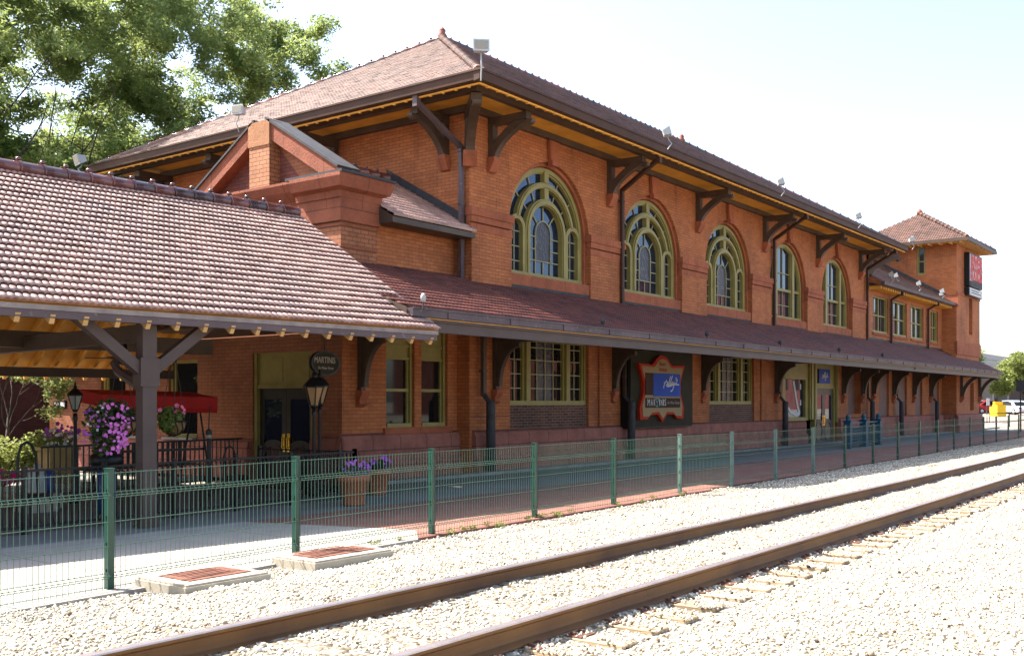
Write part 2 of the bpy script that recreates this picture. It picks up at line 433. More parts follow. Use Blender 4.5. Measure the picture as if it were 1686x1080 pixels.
# far ground to the horizon, rising a little beyond the station
gx = np.concatenate([np.linspace(-2500,-60,6), np.linspace(-50,140,60), np.linspace(170,3500,12)])
gy = np.concatenate([np.linspace(-2500,-60,6), np.linspace(-50,140,60), np.linspace(170,3500,12)])
def far_z(x): return .55*smooth(76, 100, x)
X, Y = np.meshgrid(gx, gy); Z = far_z(X) - .09
n0, n1 = X.shape
idx = np.arange(n0*n1).reshape(n0, n1)
F = np.stack([idx[:-1,:-1], idx[:-1,1:], idx[1:,1:], idx[1:,:-1]], -1).reshape(-1,4)
o = np_mesh('ground', np.stack([X,Y,Z],-1).reshape(-1,3), F, M['field'])
tag(o, 'pale open ground reaching to the horizon', 'ground', kind='structure')
def sheet(name, xs, ys, zf, mat, label, cat):
    X, Y = np.meshgrid(xs, ys); Z = zf(X, Y); a, b = X.shape
    i = np.arange(a*b).reshape(a, b)
    F = np.stack([i[:-1,:-1], i[:-1,1:], i[1:,1:], i[1:,:-1]], -1).reshape(-1,4)
    o = np_mesh(name, np.stack([X,Y,Z],-1).reshape(-1,3), F, mat, smooth=True)
    return tag(o, label, cat, kind='structure')
xs = np.concatenate([np.arange(-12, 26, .13), np.arange(26, 75, .4)])
ss = np.concatenate([np.linspace(-30, -3, 28), np.arange(-2.9, 9.6, .11)])
X, S = np.meshgrid(xs, ss)
edge = fence_y(X)
Y = np.where(S > 8.0, 8.0 + (S-8.0)/(9.6-8.0)*(edge + .25 - 8.0), S)
Z = gz(X, Y); a, b = X.shape
i = np.arange(a*b).reshape(a, b); F = np.stack([i[:-1,:-1], i[:-1,1:], i[1:,1:], i[1:,:-1]], -1).reshape(-1,4)
o = np_mesh('ballast_bed', np.stack([X,Y,Z],-1).reshape(-1,3), F, M['gravel'], smooth=True)
tag(o, 'sunlit bed of pale crushed limestone under the railway track', 'ballast', kind='structure')

def ground_poly(name, pts, z, mat, label, cat, thick=.16):
    m = MB(); m.prism(pts, z-thick, z, 'z')
    o = m.build(name, mat); return tag(o, label, cat, kind='structure')
def off(d, x0, x1):
    xx = [x0] + [x for x in PX if x0 < x < x1] + [x1]
    return [(x, float(fence_y(x))+d) for x in xx]
ground_poly('concrete_platform', off(-.22, -12, 9.9) + [(10.6, 9.6), (9.8, 12.3), (-12, 12.9)], .035, M['slab'], 'pale concrete platform slab behind the green mesh fence', 'platform')
ground_poly('brick_platform', [(10.606, 9.6)] + off(-.14, 9.906, 19) + off(.06, 19.4, 76) + [(76, 13.2), (9.81, 12.296)], .031, M['pave_brick'], 'red brick paved strip along the fence', 'platform')
ground_poly('asphalt_walk', [(9.81, 12.30), (76, 13.204), (76, 15.42), (13.6, 15.42), (13.6, 28), (-12, 30), (-12, 12.904)], .030, M['asphalt'], 'blue grey asphalt walk beside the station wall and under the canopy', 'walk')
ground_poly('kerb_strip', [(15.9, 15.42), (76, 15.42), (76, 15.72), (15.9, 15.72)], .10, M['stone_grey'], 'grey concrete kerb strip along the foot of the station wall', 'kerb')
xs = np.concatenate([np.arange(76, 104, 2.0), np.arange(106, 220, 8)])
sheet('parking_lot', xs, np.linspace(8, 70, 20), lambda x, y: far_z(x) - .03, M['lot'], 'pale parking lot beyond the far end of the station', 'parking lot')

# rails
def rail(name, yc, label):
    root = empty(name, (0, yc, 0), label, 'rail', 'rails of the track')
    prof = [(-.07,0),(.07,0),(.07,.012),(.016,.034),(.010,.060),(.010,.120),(.034,.138),(.036,.158),(-.036,.158),(-.034,.138),(-.010,.120),(-.010,.060),(-.016,.034),(-.07,.012)]
    head = [(-.036,.1585),(.036,.1585),(.034,.170),(.026,.174),(-.026,.174),(-.034,.170)]
    xx = list(np.arange(-9, 72, 1.0))
    for part, pr, mat in (('rail_body', prof, M['rail']), ('running_surface', head, M['railtop'])):
        m = MB(); n = len(pr); vs = []; fs = []
        for x in xx:
            for (dy, z) in pr: vs.append((x, yc+float(shift(x))+dy, .096+z))
        for i in range(len(xx)-1):
            for k in range(n): fs.append((i*n+k, i*n+(k+1)%n, (i+1)*n+(k+1)%n, (i+1)*n+k))
        m.add(vs, fs); m.build(part, mat, root)
    return root
rail('railway_rail', RAIL_Y[0], 'rusty steel rail nearer to the green fence')
rail('railway_rail', RAIL_Y[1], 'rusty steel rail nearer to the camera, with exposed sleeper ends beside it')

# sleepers with tie plates
def sleeper():
    root = empty('railway_sleeper', (0,0,0), None, 'sleeper', 'wooden sleepers under the rails')
    m = MB(); m.box(-.11,.11,-1.30,1.32,-.10,.090); s = m.build('tie', M['tie'], root)
    bm = bmesh.new(); bm.from_mesh(s.data); bmesh.ops.bevel(bm, geom=bm.edges[:], offset=.008, segments=1, affect='EDGES'); bm.to_mesh(s.data); bm.free()
    for yc in RAIL_Y:
        d = yc - sum(RAIL_Y)/2
        m = MB(); m.box(-.10,.10,d-.19,d+.19,.080,.100)
        for sx in (-.055,.055):
            for sy in (-.095,.095): m.box(sx-.012,sx+.012,d+sy-.022,d+sy+.022,.10,.122)
        m.build('tie_plate', M['plate'], root)
    return root
proto = sleeper()
tx = list(np.arange(.75, 46, .513)); mid = sum(RAIL_Y)/2
SLEEPERS = []
for k, x in enumerate(tx):
    r = proto if k == 0 else copy_tree(proto)
    x = x + random.uniform(-.02,.02)
    ang = math.atan(float(shift(x+.5)-shift(x-.5)))
    r.location = (x, mid + float(shift(x)) + random.uniform(-.05,.05), random.uniform(-.010,.004)); r.rotation_euler = (0,0,ang)
    r['label'] = 'weathered wooden sleeper half buried in pale ballast under the two rails'
    SLEEPERS.append((x, r.location.y))

# loose ballast stones: one object, nobody could count them
CAMH = 1.8; FPX = 1694.; YAW = math.radians(36.83); CY, SY = math.cos(YAW), math.sin(YAW)
def depth_px(x, y, z):
    d = x*CY + y*SY; r = x*SY - y*CY
    return d, 843 + FPX*r/d, 662 - FPX*(z-CAMH)/d
def scatter(N, smin, smax, dens):
    pts = []
    x = rng.uniform(-1, 45, N); y = rng.uniform(-4, 10.6, N)
    z = gz(x, y); d, px, py = depth_px(x, y, z)
    keep = (d > 3) & (px > -220) & (px < 1900) & (py < 1250)
    keep &= rng.random(N) < np.minimum(1, (8.0/np.maximum(d, 1))**dens)
    fy = fence_y(x); keep &= y < np.where(x < 19.2, fy-.17, fy+.05)
    for yc in RAIL_Y: keep &= np.abs(y - shift(x) - yc) > .095
    keep &= ~((x > 5.7) & (x < 6.8) & (y > 8.02) & (y < 8.98)) & ~((x > 7.4) & (x < 8.75) & (y > 8.15) & (y < 9.0))
    near = np.array(sorted(s[0] for s in SLEEPERS))
    dd = np.abs(x[:,None] - near[None,:]).min(1) if N < 60000 else np.array([np.abs(near - q).min() for q in x])
    yt = y - shift(x)
    on_tie = (dd < .125) & (yt > 3.72) & (yt < 6.35)
    cov = np.where(yt > 4.4, .55, .42)               # how much of the sleepers the ballast still covers
    cov = np.where((x < 6) , .75, cov)
    keep &= ~(on_tie & (rng.random(N) > cov))
    return x[keep], y[keep], on_tie[keep]
t = (1+5**.5)/2
ICO = np.array([(-1,t,0),(1,t,0),(-1,-t,0),(1,-t,0),(0,-1,t),(0,1,t),(0,-1,-t),(0,1,-t),(t,0,-1),(t,0,1),(-t,0,-1),(-t,0,1)])/1.9
ICF = np.array([(0,11,5),(0,5,1),(0,1,7),(0,7,10),(0,10,11),(1,5,9),(5,11,4),(11,10,2),(10,7,6),(7,1,8),(3,9,4),(3,4,2),(3,2,6),(3,6,8),(3,8,9),(4,9,5),(2,4,11),(6,2,10),(8,6,7),(9,8,1)])
def stones(name, x, y, lift, smin, smax, label):
    n = len(x)
    z = gz(x, y)
    s = rng.uniform(smin, smax, n)*np.where(rng.random(n) < .06, 1.5, 1.0)
    sc = s[:,None]*rng.uniform(.65, 1.25, (n,3))*np.array([1,1,.75])
    q = rng.normal(size=(n,4)); q /= np.linalg.norm(q, axis=1)[:,None]
    w, a, b, c = q.T
    R = np.stack([1-2*(b*b+c*c),2*(a*b-c*w),2*(a*c+b*w),2*(a*b+c*w),1-2*(a*a+c*c),2*(b*c-a*w),2*(a*c-b*w),2*(b*c+a*w),1-2*(a*a+b*b)],-1).reshape(n,3,3)
    v = ICO[None]*(1+rng.uniform(-.28,.28,(n,12,1)))
    v = np.einsum('nij,nkj->nki', R, v*sc[:,None,:])
    v += np.stack([x, y, z + lift + s*.25], -1)[:,None,:]
    f = (ICF[None] + (np.arange(n)*12)[:,None,None]).reshape(-1,3)
    tint = np.repeat(np.clip(rng.normal(.58, .22, n), 0, 1), 12)
    o = np_mesh(name, v.reshape(-1,3), f, M['ballast'], tint)
    return tag(o, label, 'gravel', kind='stuff')
sx, sy_, ot = scatter(600000, .009, .019, 1.35)
stones('loose_ballast', sx, sy_, np.where(ot, .092-gz(sx, sy_), 0.0)*ot, .0085, .018, 'loose pale limestone ballast stones strewn around the rails')

# green welded mesh fence: posts and wire panels
fence = empty('mesh_fence', (0,9,0), 'long green welded wire mesh fence between the platform and the track', 'fence')
FH = 1.15
def fpost(x, y, lean=0.0, steep=0.0, pale=False):
    m = MB(); z0 = float(gz(x, y)) - .05
    p = [(-.035,-.03),(.035,-.03),(.035,.03),(-.035,.03)]
    vs = [(x+a, y+b, z0) for a, b in p] + [(x+a+lean, y+b+steep, FH+.02) for a, b in p]
    m.add(vs, [(3,2,1,0),(4,5,6,7),(0,1,5,4),(1,2,6,5),(2,3,7,6),(3,0,4,7)])
    m.box(x+lean-.04, x+lean+.04, y+steep-.035, y+steep+.035, FH+.02, FH+.028)
    for z in (.2,.45,.7,.95): m.box(x-.044+lean*z, x-.035+lean*z, y-.012, y+.012, z, z+.03)
    m.build('post', M['green_pale' if pale else 'green'], fence, 'paler green post' if pale else None)
for k, (x, y) in enumerate(POSTS): fpost(x, y, *((.15, .06) if k == 8 else (random.uniform(-.02,.02), random.uniform(-.015,.015))), 7 <= k <= 10)
LV = [(.06,0),(.14,0),(.165,.03),(.19,0),(.44,0),(.67,0),(.90,0),(.925,.03),(.95,0),(1.13,0)]
for k in range(len(POSTS)-1):
    (x0, y0), (x1, y1) = POSTS[k], POSTS[k+1]
    d = Vector((x1-x0, y1-y0, 0)); L = d.length; d.normalize(); nrm = Vector((d.y, -d.x, 0))
    base = Vector((x0, y0, 0)) - nrm*(-.035); w = .0021 if k < 8 else .0018
    m = MB()
    sp = .057 if k < 8 else .095
    nv = int((L-.08)/sp)
    def at(s, z, o): return base + d*s + nrm*o + Vector((0,0,z))
    for j in range(nv+1):
        s = .04 + j*(L-.08)/nv
        pts = [at(s, z, o) for z, o in [(.03,0)] + LV[1:-1] + [(FH-.005,0)]]
        for a, b in zip(pts[:-1], pts[1:]):
            e = d*w
            f_ = nrm*w
            q = [a-e-f_, a+e-f_, a+e+f_, a-e+f_, b-e-f_, b+e-f_, b+e+f_, b-e+f_]
            m.add(q, [(0,1,5,4),(1,2,6,5),(2,3,7,6),(3,0,4,7)])
    for z, o in LV:
        m.bar(at(.02, z, o-.008), at(L-.02, z, o-.008), .007, .007)
    m.build('wire_panel', M['wire'], fence)

# two drain covers set in concrete pads
def pad(x0, x1, y0, y1, label):
    r = empty('concrete_pad', ((x0+x1)/2, (y0+y1)/2, 0), label, 'manhole', 'concrete pads with rusty covers')
    m = MB(); m.box(x0, x1, y0, y1, -.05, .115); o = m.build('pad', M['concrete'], r)
    bm = bmesh.new(); bm.from_mesh(o.data); bmesh.ops.bevel(bm, geom=[e for e in bm.edges if abs(e.verts[0].co.z-e.verts[1].co.z) < .01], offset=.02, segments=2, affect='EDGES'); bm.to_mesh(o.data); bm.free()
    m = MB(); m.box(x0+.16, x1-.12, y0+.16, y1-.14, .115, .124)
    for k in range(6):
        yy = y0+.24+k*.075; m.box(x0+.25, x1-.25, yy, yy+.03, .124, .129)
    m.build('cover_plate', M['rust'], r)
pad(5.76, 6.76, 8.06, 8.86, 'concrete pad with a rusty cover beside the second fence post, nearest to the camera')
pad(7.45, 8.65, 8.18, 8.86, 'flat concrete pad with a rusty cover lying farther along the fence')
# ------------------------------------------------------------------ station building
ST = empty('station_building', (35, 16, 0), 'long two storey orange brick railway station with tiled hip roof and arched windows', 'building')
def tile_roof(A, B, C, D, lf=None, rf=None, pitch=.115, expo=.225, amp=.022, lift=.020, mat='tile', parent=ST, name='roof_tiles', hollow=0.0):
    """rows of ribbed clay tiles on the patch A-B (eave) D-C (upper edge); lf/rf cut the rows (metres along the eave)"""
    A, B, C, D = [np.array(p, dtype=float) for p in (A, B, C, D)]
    Lu = np.linalg.norm(B-A); Ls = (np.linalg.norm(D-A)+np.linalg.norm(C-B))/2
    nrm = np.cross(B-A, D-A); nrm /= np.linalg.norm(nrm)
    if nrm[2] < 0: nrm = -nrm
    fr = np.array([0,.10,.30,.55,.78,.92]); hh = np.array([0,.72,1,1,.72,0])*amp
    nr = max(1, int(round(Ls/expo))); ex = Ls/nr
    off = np.array(parent_loc(parent))
    V = []; F = []; T = []; cnt = 0
    def P(u, s):
        a = (u/Lu)[:,None]; b = s/Ls
        return (A*(1-a)+B*a)*(1-b) + (D*(1-a)+C*a)*b
    for r in range(nr):
        s0 = r*ex; s1 = s0+ex+.015
        lo = lf(s0) if lf else 0.0; hi = rf(s0) if rf else Lu
        if hi-lo < .05: continue
        k = np.arange(math.floor(lo/pitch), math.ceil(hi/pitch)+1)
        u = (k[:,None]*pitch + fr[None]*pitch).ravel(); h = np.tile(hh, len(k)); kk = np.repeat(k//2, 6)
        m = (u > lo) & (u < hi); u = np.concatenate([[lo], u[m], [hi]]); h = np.concatenate([[0], h[m], [0]]); kk = np.concatenate([[kk[0]], kk[m], [kk[-1]]])
        jit = rng.normal(0, .003, kk.max()-kk.min()+1)[kk-kk.min()]
        tr = np.clip(rng.normal(.5, .22, kk.max()-kk.min()+1), 0, 1)[kk-kk.min()]
        p0 = P(u, s0) + nrm*(-.02); p1 = P(u, s0) + nrm[None]*(lift+h+jit)[:,None]; p2 = P(u, min(s1, Ls)) + nrm[None]*h[:,None]
        n = len(u); i = np.arange(n-1)
        lines = [p0, p1, p2]
        if hollow:      # open lower edge: the closing face sits back under the overhanging lip
            q = P(u, s0+hollow); under = (lift+h+jit-.010)[:,None]
            lines = [q + nrm*(-.02), q + nrm[None]*under, P(u, s0) + nrm[None]*under, p1, p2]
        V += lines; T += [tr]*len(lines)
        for k in range(len(lines)-1): F.append(np.stack([cnt+k*n+i, cnt+k*n+i+1, cnt+(k+1)*n+i+1, cnt+(k+1)*n+i], -1))
        cnt += len(lines)*n
    o = np_mesh(name, np.concatenate(V)-off, np.concatenate(F), M[mat], np.concatenate(T))
    o.parent = parent
    return o
def ridge_caps(P, Q, r=.13, seg=.42, mat='ridge', parent=ST, knob=True, name='ridge_tiles'):
    P = Vector(P); Q = Vector(Q); L = (Q-P).length; n = max(1, int(L/seg)); d = (Q-P)/n
    m = MB(); tint = []
    for i in range(n):
        a = P+d*i; b = P+d*(i+1.04)
        v0 = len(m.v)
        m.tube([a, a+(b-a)*.93, a+(b-a)*.94, b], [r*.92, r*.98, r*1.12, r*1.12], 10)
        if knob: m.lathe(*(b+Vector((0,0,0)))[:2], [(0.02, b.z+r*1.0),(r*.42, b.z+r*1.15),(r*.36, b.z+r*1.45),(.01, b.z+r*1.55)], 8)
        tint += [random.random()]*(len(m.v)-v0)
    o = m.build(name, M[mat], parent)
    a = o.data.attributes.new('tint', 'FLOAT', 'POINT'); a.data.foreach_set('value', tint)
    return o

def wall(outer, holes, tf=None, depth=.3, mat='brick', parent=ST, name='wall'):
    """flat wall sheet (local x, z) with openings and their reveals; local y runs inward"""
    bm = bmesh.new(); edges = []
    for loop in [outer]+holes:
        vs = [bm.verts.new((p[0], 0, p[1])) for p in loop]
        for i in range(len(vs)): edges.append(bm.edges.new((vs[i], vs[(i+1) % len(vs)])))
    bmesh.ops.triangle_fill(bm, use_beauty=True, use_dissolve=False, edges=edges, normal=(0,-1,0))
    for h in holes:
        a = [bm.verts.new((p[0], 0, p[1])) for p in h]; b = [bm.verts.new((p[0], depth, p[1])) for p in h]
        for i in range(len(h)):
            j = (i+1) % len(h)
            try: bm.faces.new((a[i], a[j], b[j], b[i]))
            except ValueError: pass
    bm.verts.index_update()
    m = MB(tf); m.add([v.co[:] for v in bm.verts], [[v.index for v in f.verts] for f in bm.faces])
    bm.free()
    return m.build(name, M[mat], parent)
def arch_loop(cx, hw, z0, zs, n=30):
    return [(cx-hw, z0), (cx+hw, z0)] + [(cx+hw*math.cos(a), zs+hw*math.sin(a)) for a in np.linspace(0, PI, n)]
def arch_path(cx, r, z0, zs, n=30):
    return [(cx+r, z0)] + [(cx+r*math.cos(a), zs+r*math.sin(a)) for a in np.linspace(0, PI, n)] + [(cx-r, z0)]
def rect(x0, x1, z0, z1): return [(x0,z0),(x1,z0),(x1,z1),(x0,z1)]
YF = 16.0
FR = Matrix.Translation((0, YF, 0))                                       # main front, local y inward
AN = Matrix.Translation((0, 16.4, 0))
def west(x): return Matrix.Translation((x, 0, 0)) @ Matrix.Rotation(-PI/2, 4, 'Z')   # local x = -Y, local y = +X
ARCH = [23.15 + 5.63*k for k in range(5)]
SPR = 6.42; HW = 1.90; SILL = 5.16
LOWW = [(21.28, 25.05), (32.85, 36.65)]
# main front
wall([(19.62,0),(49.9,0),(49.9,9.12),(19.62,9.12)], [arch_loop(c, HW, SILL, SPR) for c in ARCH] + [rect(a, b, 1.02, 3.6) for a, b in LOWW] + [rect(39.45, 45.8, .06, 3.6), rect(47.1, 48.95, 1.25, 3.5)], FR, .34)
# wing, tower, annex, side walls
WINGW = [(50.75,53.2),(53.95,56.4),(57.15,59.6),(61.05,62.6)]
wall(rect(49.9, 63.5, 0, 7.6), [rect(a, b, 5.22, 7.02) for a, b in WINGW] + [rect(51.7,53.3,1.05,3.5), rect(54.4,56.4,1.05,3.5), rect(57.9,59.35,1.05,3.5), rect(61.05,62.8,1.05,3.5)], FR, .22)
TW = Matrix.Translation((0, 15.2, 0))
wall(rect(63.5, 69.2, 0, 11.2), [arch_loop(66.9, .42, 5.9, 8.0, 12), rect(66.7, 67.7, 1.3, 3.0)], TW, .25)
wall([(-20.9, 0), (-15.2, 0), (-15.2, 11.2), (-20.9, 11.2)], [rect(-17.45,-16.95,9.35,11.0)], west(63.5), .2)
m = MB(); m.box(69.1,69.2,15.2,20.9,0,11.2); m.box(63.5,69.1,20.8,20.9,0,11.2); m.build('wall', M['brick'], ST)
wall(rect(15.72, 19.62, 0, 6.06), [rect(17.10,18.06,1.22,3.6), rect(18.30,19.26,1.22,3.6)], AN, .25)
GB = [(-28.4,0),(-16.4,0),(-16.4,6.7),(-18.75,8.05),(-21.1,6.7),(-21.1,4.8),(-28.4,4.8)]
WW = [(-25.75,-24.6),(-24.25,-23.35),(-22.7,-21.5)]
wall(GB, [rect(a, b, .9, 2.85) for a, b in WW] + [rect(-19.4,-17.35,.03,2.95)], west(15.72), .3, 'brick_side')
wall(rect(-28.6,-16.0,0,9.12), [], west(19.62), .2)
m = MB(); m.box(19.62,49.9,28.5,28.6,0,9.12); m.box(49.8,49.9,16,28.5,0,9.12); m.box(15.72,19.6,28.3,28.4,0,4.8); m.box(49.9,63.5,23,23.1,0,9.5); m.build('wall', M['brick'], ST)
m = MB(); m.add([(15.72,21.1,4.8),(19.62,21.1,6.2),(19.62,28.4,6.2),(15.72,28.4,4.8)], [(0,1,2,3)]); m.build('roof_slab', M['leadgrey'], ST)
# stone base course, stepped at its top
def base_course(x0, x1, tf, y=0.0, z1=1.04):
    m = MB(tf); m.prism([(y,0),(y-.20,0),(y-.20,.42),(y-.13,.50),(y-.13,z1-.10),(y-.09,z1),(y,z1+.06)], x0, x1, 'x'); m.build('base_course', M['stone'], ST)
for a, b in ((19.72,39.40),(45.85,49.9)): base_course(a, b, FR)
base_course(39.46, 42.45, FR, .30, 1.02)
base_course(49.91, 63.4, FR); base_course(63.4, 69.3, TW); base_course(15.62, 19.60, AN, 0, 1.05)
base_course(-28.5,-19.45, west(15.72), 0, .86); base_course(-17.3,-16.32, west(15.72), 0, 1.0)
base_course(-16.0,-15.3, west(63.5))
# piers, impost bands, arch rings, keystones and sills of the arcade
edges_ = [19.62] + sum([[c-HW, c+HW] for c in ARCH], []) + [49.9]
for k in range(6):
    a, b = edges_[2*k], edges_[2*k+1]
    a2 = a if k == 0 else a-.02; b2 = b if k == 5 else b+.02
    m = MB(FR); m.box(a2+.02 if k else a, b2-.02, -.07, 0, 4.6, 6.02); m.build('pier', M['brick'], ST)
    m = MB(FR); m.box(a-.06 if k else a-.05, b+.06, -.13, .10, 6.40, 6.60); m.box(a-.03, b+.03, -.10, .06, 6.24, 6.398); m.box(a-.03, b+.03, -.085, .05, 6.02, 6.20); m.box(a, b, -.075, .02, 5.18, 5.205)
    m.build('impost_band', M['stone_trim'], ST)
for c in ARCH:
    lo = [(c+2.46*math.cos(t), SPR+.20+2.34*math.sin(t)) for t in np.linspace(0, PI, 34)]
    li = [(c+(HW+.03)*math.cos(t), SPR+.0+(HW+.03)*math.sin(t)) for t in np.linspace(.1, PI-.1, 34)]
    m = MB(FR); m.band(lo, li, -.003, 0); m.build('arch_ring', M['brick'], ST)
    lo = arch_path(c, HW-.004, SILL, SPR); li = arch_path(c, HW-.10, SILL, SPR)
    m = MB(FR); m.band(lo, li, .10, .22); m.build('arch_moulding', M['stone_trim'], ST)
    m = MB(FR); m.prism([(c-.16,8.28),(c+.16,8.28),(c+.22,8.90),(c-.22,8.90)], -.12, -.03, 'y'); m.prism([(c-.17,8.22),(c+.17,8.22),(c+.17,8.36),(c-.17,8.36)], -.16, -.02, 'y'); m.build('keystone', M['stone_trim'], ST)
    m = MB(FR); m.box(c-HW+.03, c+HW-.03, -.03, .36, 4.86, 5.15); m.build('sill', M['stone_trim'], ST)
# arched windows
def bars(m, segs, w, y0, y1):
    for (x0, z0, x1, z1) in segs:
        m.bar((x0, (y0+y1)/2, z0), (x1, (y0+y1)/2, z1), y1-y0, w, (0,1,0)) if False else m.bar((x0, (y0+y1)/2, z0), (x1, (y0+y1)/2, z1), w, y1-y0, (0,1,0))
def arc_pts(c, zc, r, a0, a1, n): return [(c+r*math.cos(t), zc+r*math.sin(t)) for t in np.linspace(math.radians(a0), math.radians(a1), n)]
def arched_window(c, fancy):
    R = HW-.10; zc = SPR-.02; z0 = SILL
    f = MB(FR)
    f.band(arch_path(c, R, z0, zc), arch_path(c, R-.12, z0, zc), .18, .32)
    f.band(arch_path(c, R-.12, z0+.1, zc), arch_path(c, R-.16, z0+.1, zc), .22, .33)
    f.box(c-R, c+R, .15, .32, z0, z0+.11)
    mu = MB(FR)
    if fancy:
        f.band(arc_pts(c, zc, 1.40, 14, 166, 26), arc_pts(c, zc, 1.24, 15, 165, 26), .17, .32)
        f.band(arc_pts(c, zc, 1.36, 14, 166, 26), arc_pts(c, zc, 1.27, 15, 165, 26), .14, .17)
        f.band(arch_path(c, .95, z0+.11, zc), arch_path(c, .77, z0+.11, zc), .16, .32)
        f.band(arch_path(c, .90, z0+.11, zc), arch_path(c, .80, z0+.11, zc), .12, .16)
        for s in (-1, 1):
            x = c+s*1.33
            f.band(arch_path(x, .37, z0+.11, zc, 16), arch_path(x, .25, z0+.11, zc, 16), .165, .32)
            mu_ = [(x, z0+.1, x, zc+.24), (x-.25, zc-.06, x+.25, zc-.06), (x-.25, zc-.46, x+.25, zc-.46), (x-.25, zc-.85, x+.25, zc-.85)]
            bars(mu, mu_, .028, .27, .30)
        for z1_, z2_ in ((.94,1.23),(1.40,1.72)): f.box(c-.10, c+.10, .15, .32, zc+z1_, zc+z2_)
        for a in (38, 64, 116, 142):
            ca, sa = math.cos(math.radians(a)), math.sin(math.radians(a))
            bars(mu, [(c+.95*ca, zc+.95*sa, c+1.23*ca, zc+1.23*sa), (c+1.41*ca, zc+1.41*sa, c+1.70*ca, zc+1.70*sa)], .028, .27, .30)
        mu.band(arch_path(c, .375, zc-.75, zc, 18), arch_path(c, .345, zc-.75, zc, 18), .26, .30)
        for a in (45, 90, 135):
            ca, sa = math.cos(math.radians(a)), math.sin(math.radians(a)); bars(mu, [(c+.37*ca, zc+.37*sa, c+.74*ca, zc+.74*sa)], .028, .27, .30)
        bars(mu, [(c-.73, zc-.75, c+.73, zc-.75), (c-.36, zc-.75, c-.36, z0+.1), (c+.36, zc-.75, c+.36, z0+.1), (c, zc-.75, c, z0+.1)], .028, .27, .30)
        for s in (-1, 1): bars(mu, [(c+s*.36, zc-.1, c+s*.73, zc-.1), (c+s*.36, zc-.44, c+s*.73, zc-.44)], .028, .27, .30)
    else:
        for s in (-1, 1):
            x = c+s*.88; zt = zc+math.sqrt((R-.1)**2-.88**2)
            f.box(x-.11, x+.11, .15, .32, z0+.1, zt)
            f.box(c+min(s*.99, s*1.66), c+max(s*.99, s*1.66), .2, .31, zc-.10, zc+.0)
            f.box(x-s*.11-.05, x-s*.11+.05, .2, .31, z0+.1, zt+.2)
        f.box(c-.77, c+.77, .19, .31, zc-.12, zc-.02)
        bars(mu, [(c, z0+.1, c, zc+R-.1), (c-.77, zc+.62, c+.77, zc+.62), (c-.77, zc-.68, c+.77, zc-.68)], .03, .26, .30)
    w = f.build('window', M['olive'], ST)
    mu.build('muntin', M['olive_lt'], w)
    g = MB(FR); p = arch_loop(c, R-.02, z0+.02, zc, 30)
    g.add([(a, .305, b) for a, b in p], [tuple(range(len(p)))]); g.build('pane', M['glass'], w)
    if fancy:
        g = MB(FR); p = arch_loop(c, .35, zc-.75, zc, 18)
        g.add([(a, .29, b) for a, b in p], [tuple(range(len(p)))]); g.build('leaded_panel', M['leaded'], w)
for k, c in enumerate(ARCH): arched_window(c, k < 3)
# triple windows of the ground floor
def triple_window(a, b):
    f = MB(FR); w = b-a; z0, z1 = 1.74, 3.6
    f.box(a, a+.08, .10, .28, z0, z1); f.box(b-.09, b, .10, .28, z0, z1); f.box(a+.08, b-.09, .08, .28, z0-.02, z0+.10); f.box(a+.08, b-.09, .10, .28, 3.42, z1)
    x1 = a+w*.24; x2 = a+w*.745
    for x in (x1, x2):
        f.box(x-.09, x+.09, .06, .28, z0+.1, 3.42)
        for s in (-.13, .13): f.box(x+s-.04, x+s+.04, .14, .28, z0+.1, 3.42)
    f.box(a+.08, a+.15, .14, .28, z0+.1, 3.42); f.box(b-.16, b-.09, .14, .28, z0+.1, 3.42)
    win = f.build('window', M['olive'], ST)
    for lo, hi, n in ((a+.15, x1-.17, 2), (x1+.17, x2-.17, 4), (x2+.17, b-.16, 2)):
        mu = MB(FR)
        for k in range(1, n): mu.box(lo+(hi-lo)*k/n-.014, lo+(hi-lo)*k/n+.014, .19, .22, z0+.1, 3.42)
        for z in (2.17, 2.55, 2.93, 3.27): mu.box(lo, hi, .188, .218, z-.014, z+.014)
        mu.build('muntin', M['olive_lt'], win)
    g = MB(FR); g.box(a+.05, b-.05, .225, .24, z0+.05, 3.5); g.build('pane', M['glass_dark'], win)
    lo, hi = x1+.17, x2-.17; q = (hi-lo)/4
    g = MB(FR); g.box(lo+q, hi-q, .221, .2245, z0+.08, 3.44); g.build('leaded_panel', M['leaded'], win)
    p = MB(FR); p.box(a, b, .06, .20, 1.03, 1.72); p.build('brick_infill', M['brick_brown'], ST)
for a, b in LOWW: triple_window(a, b)
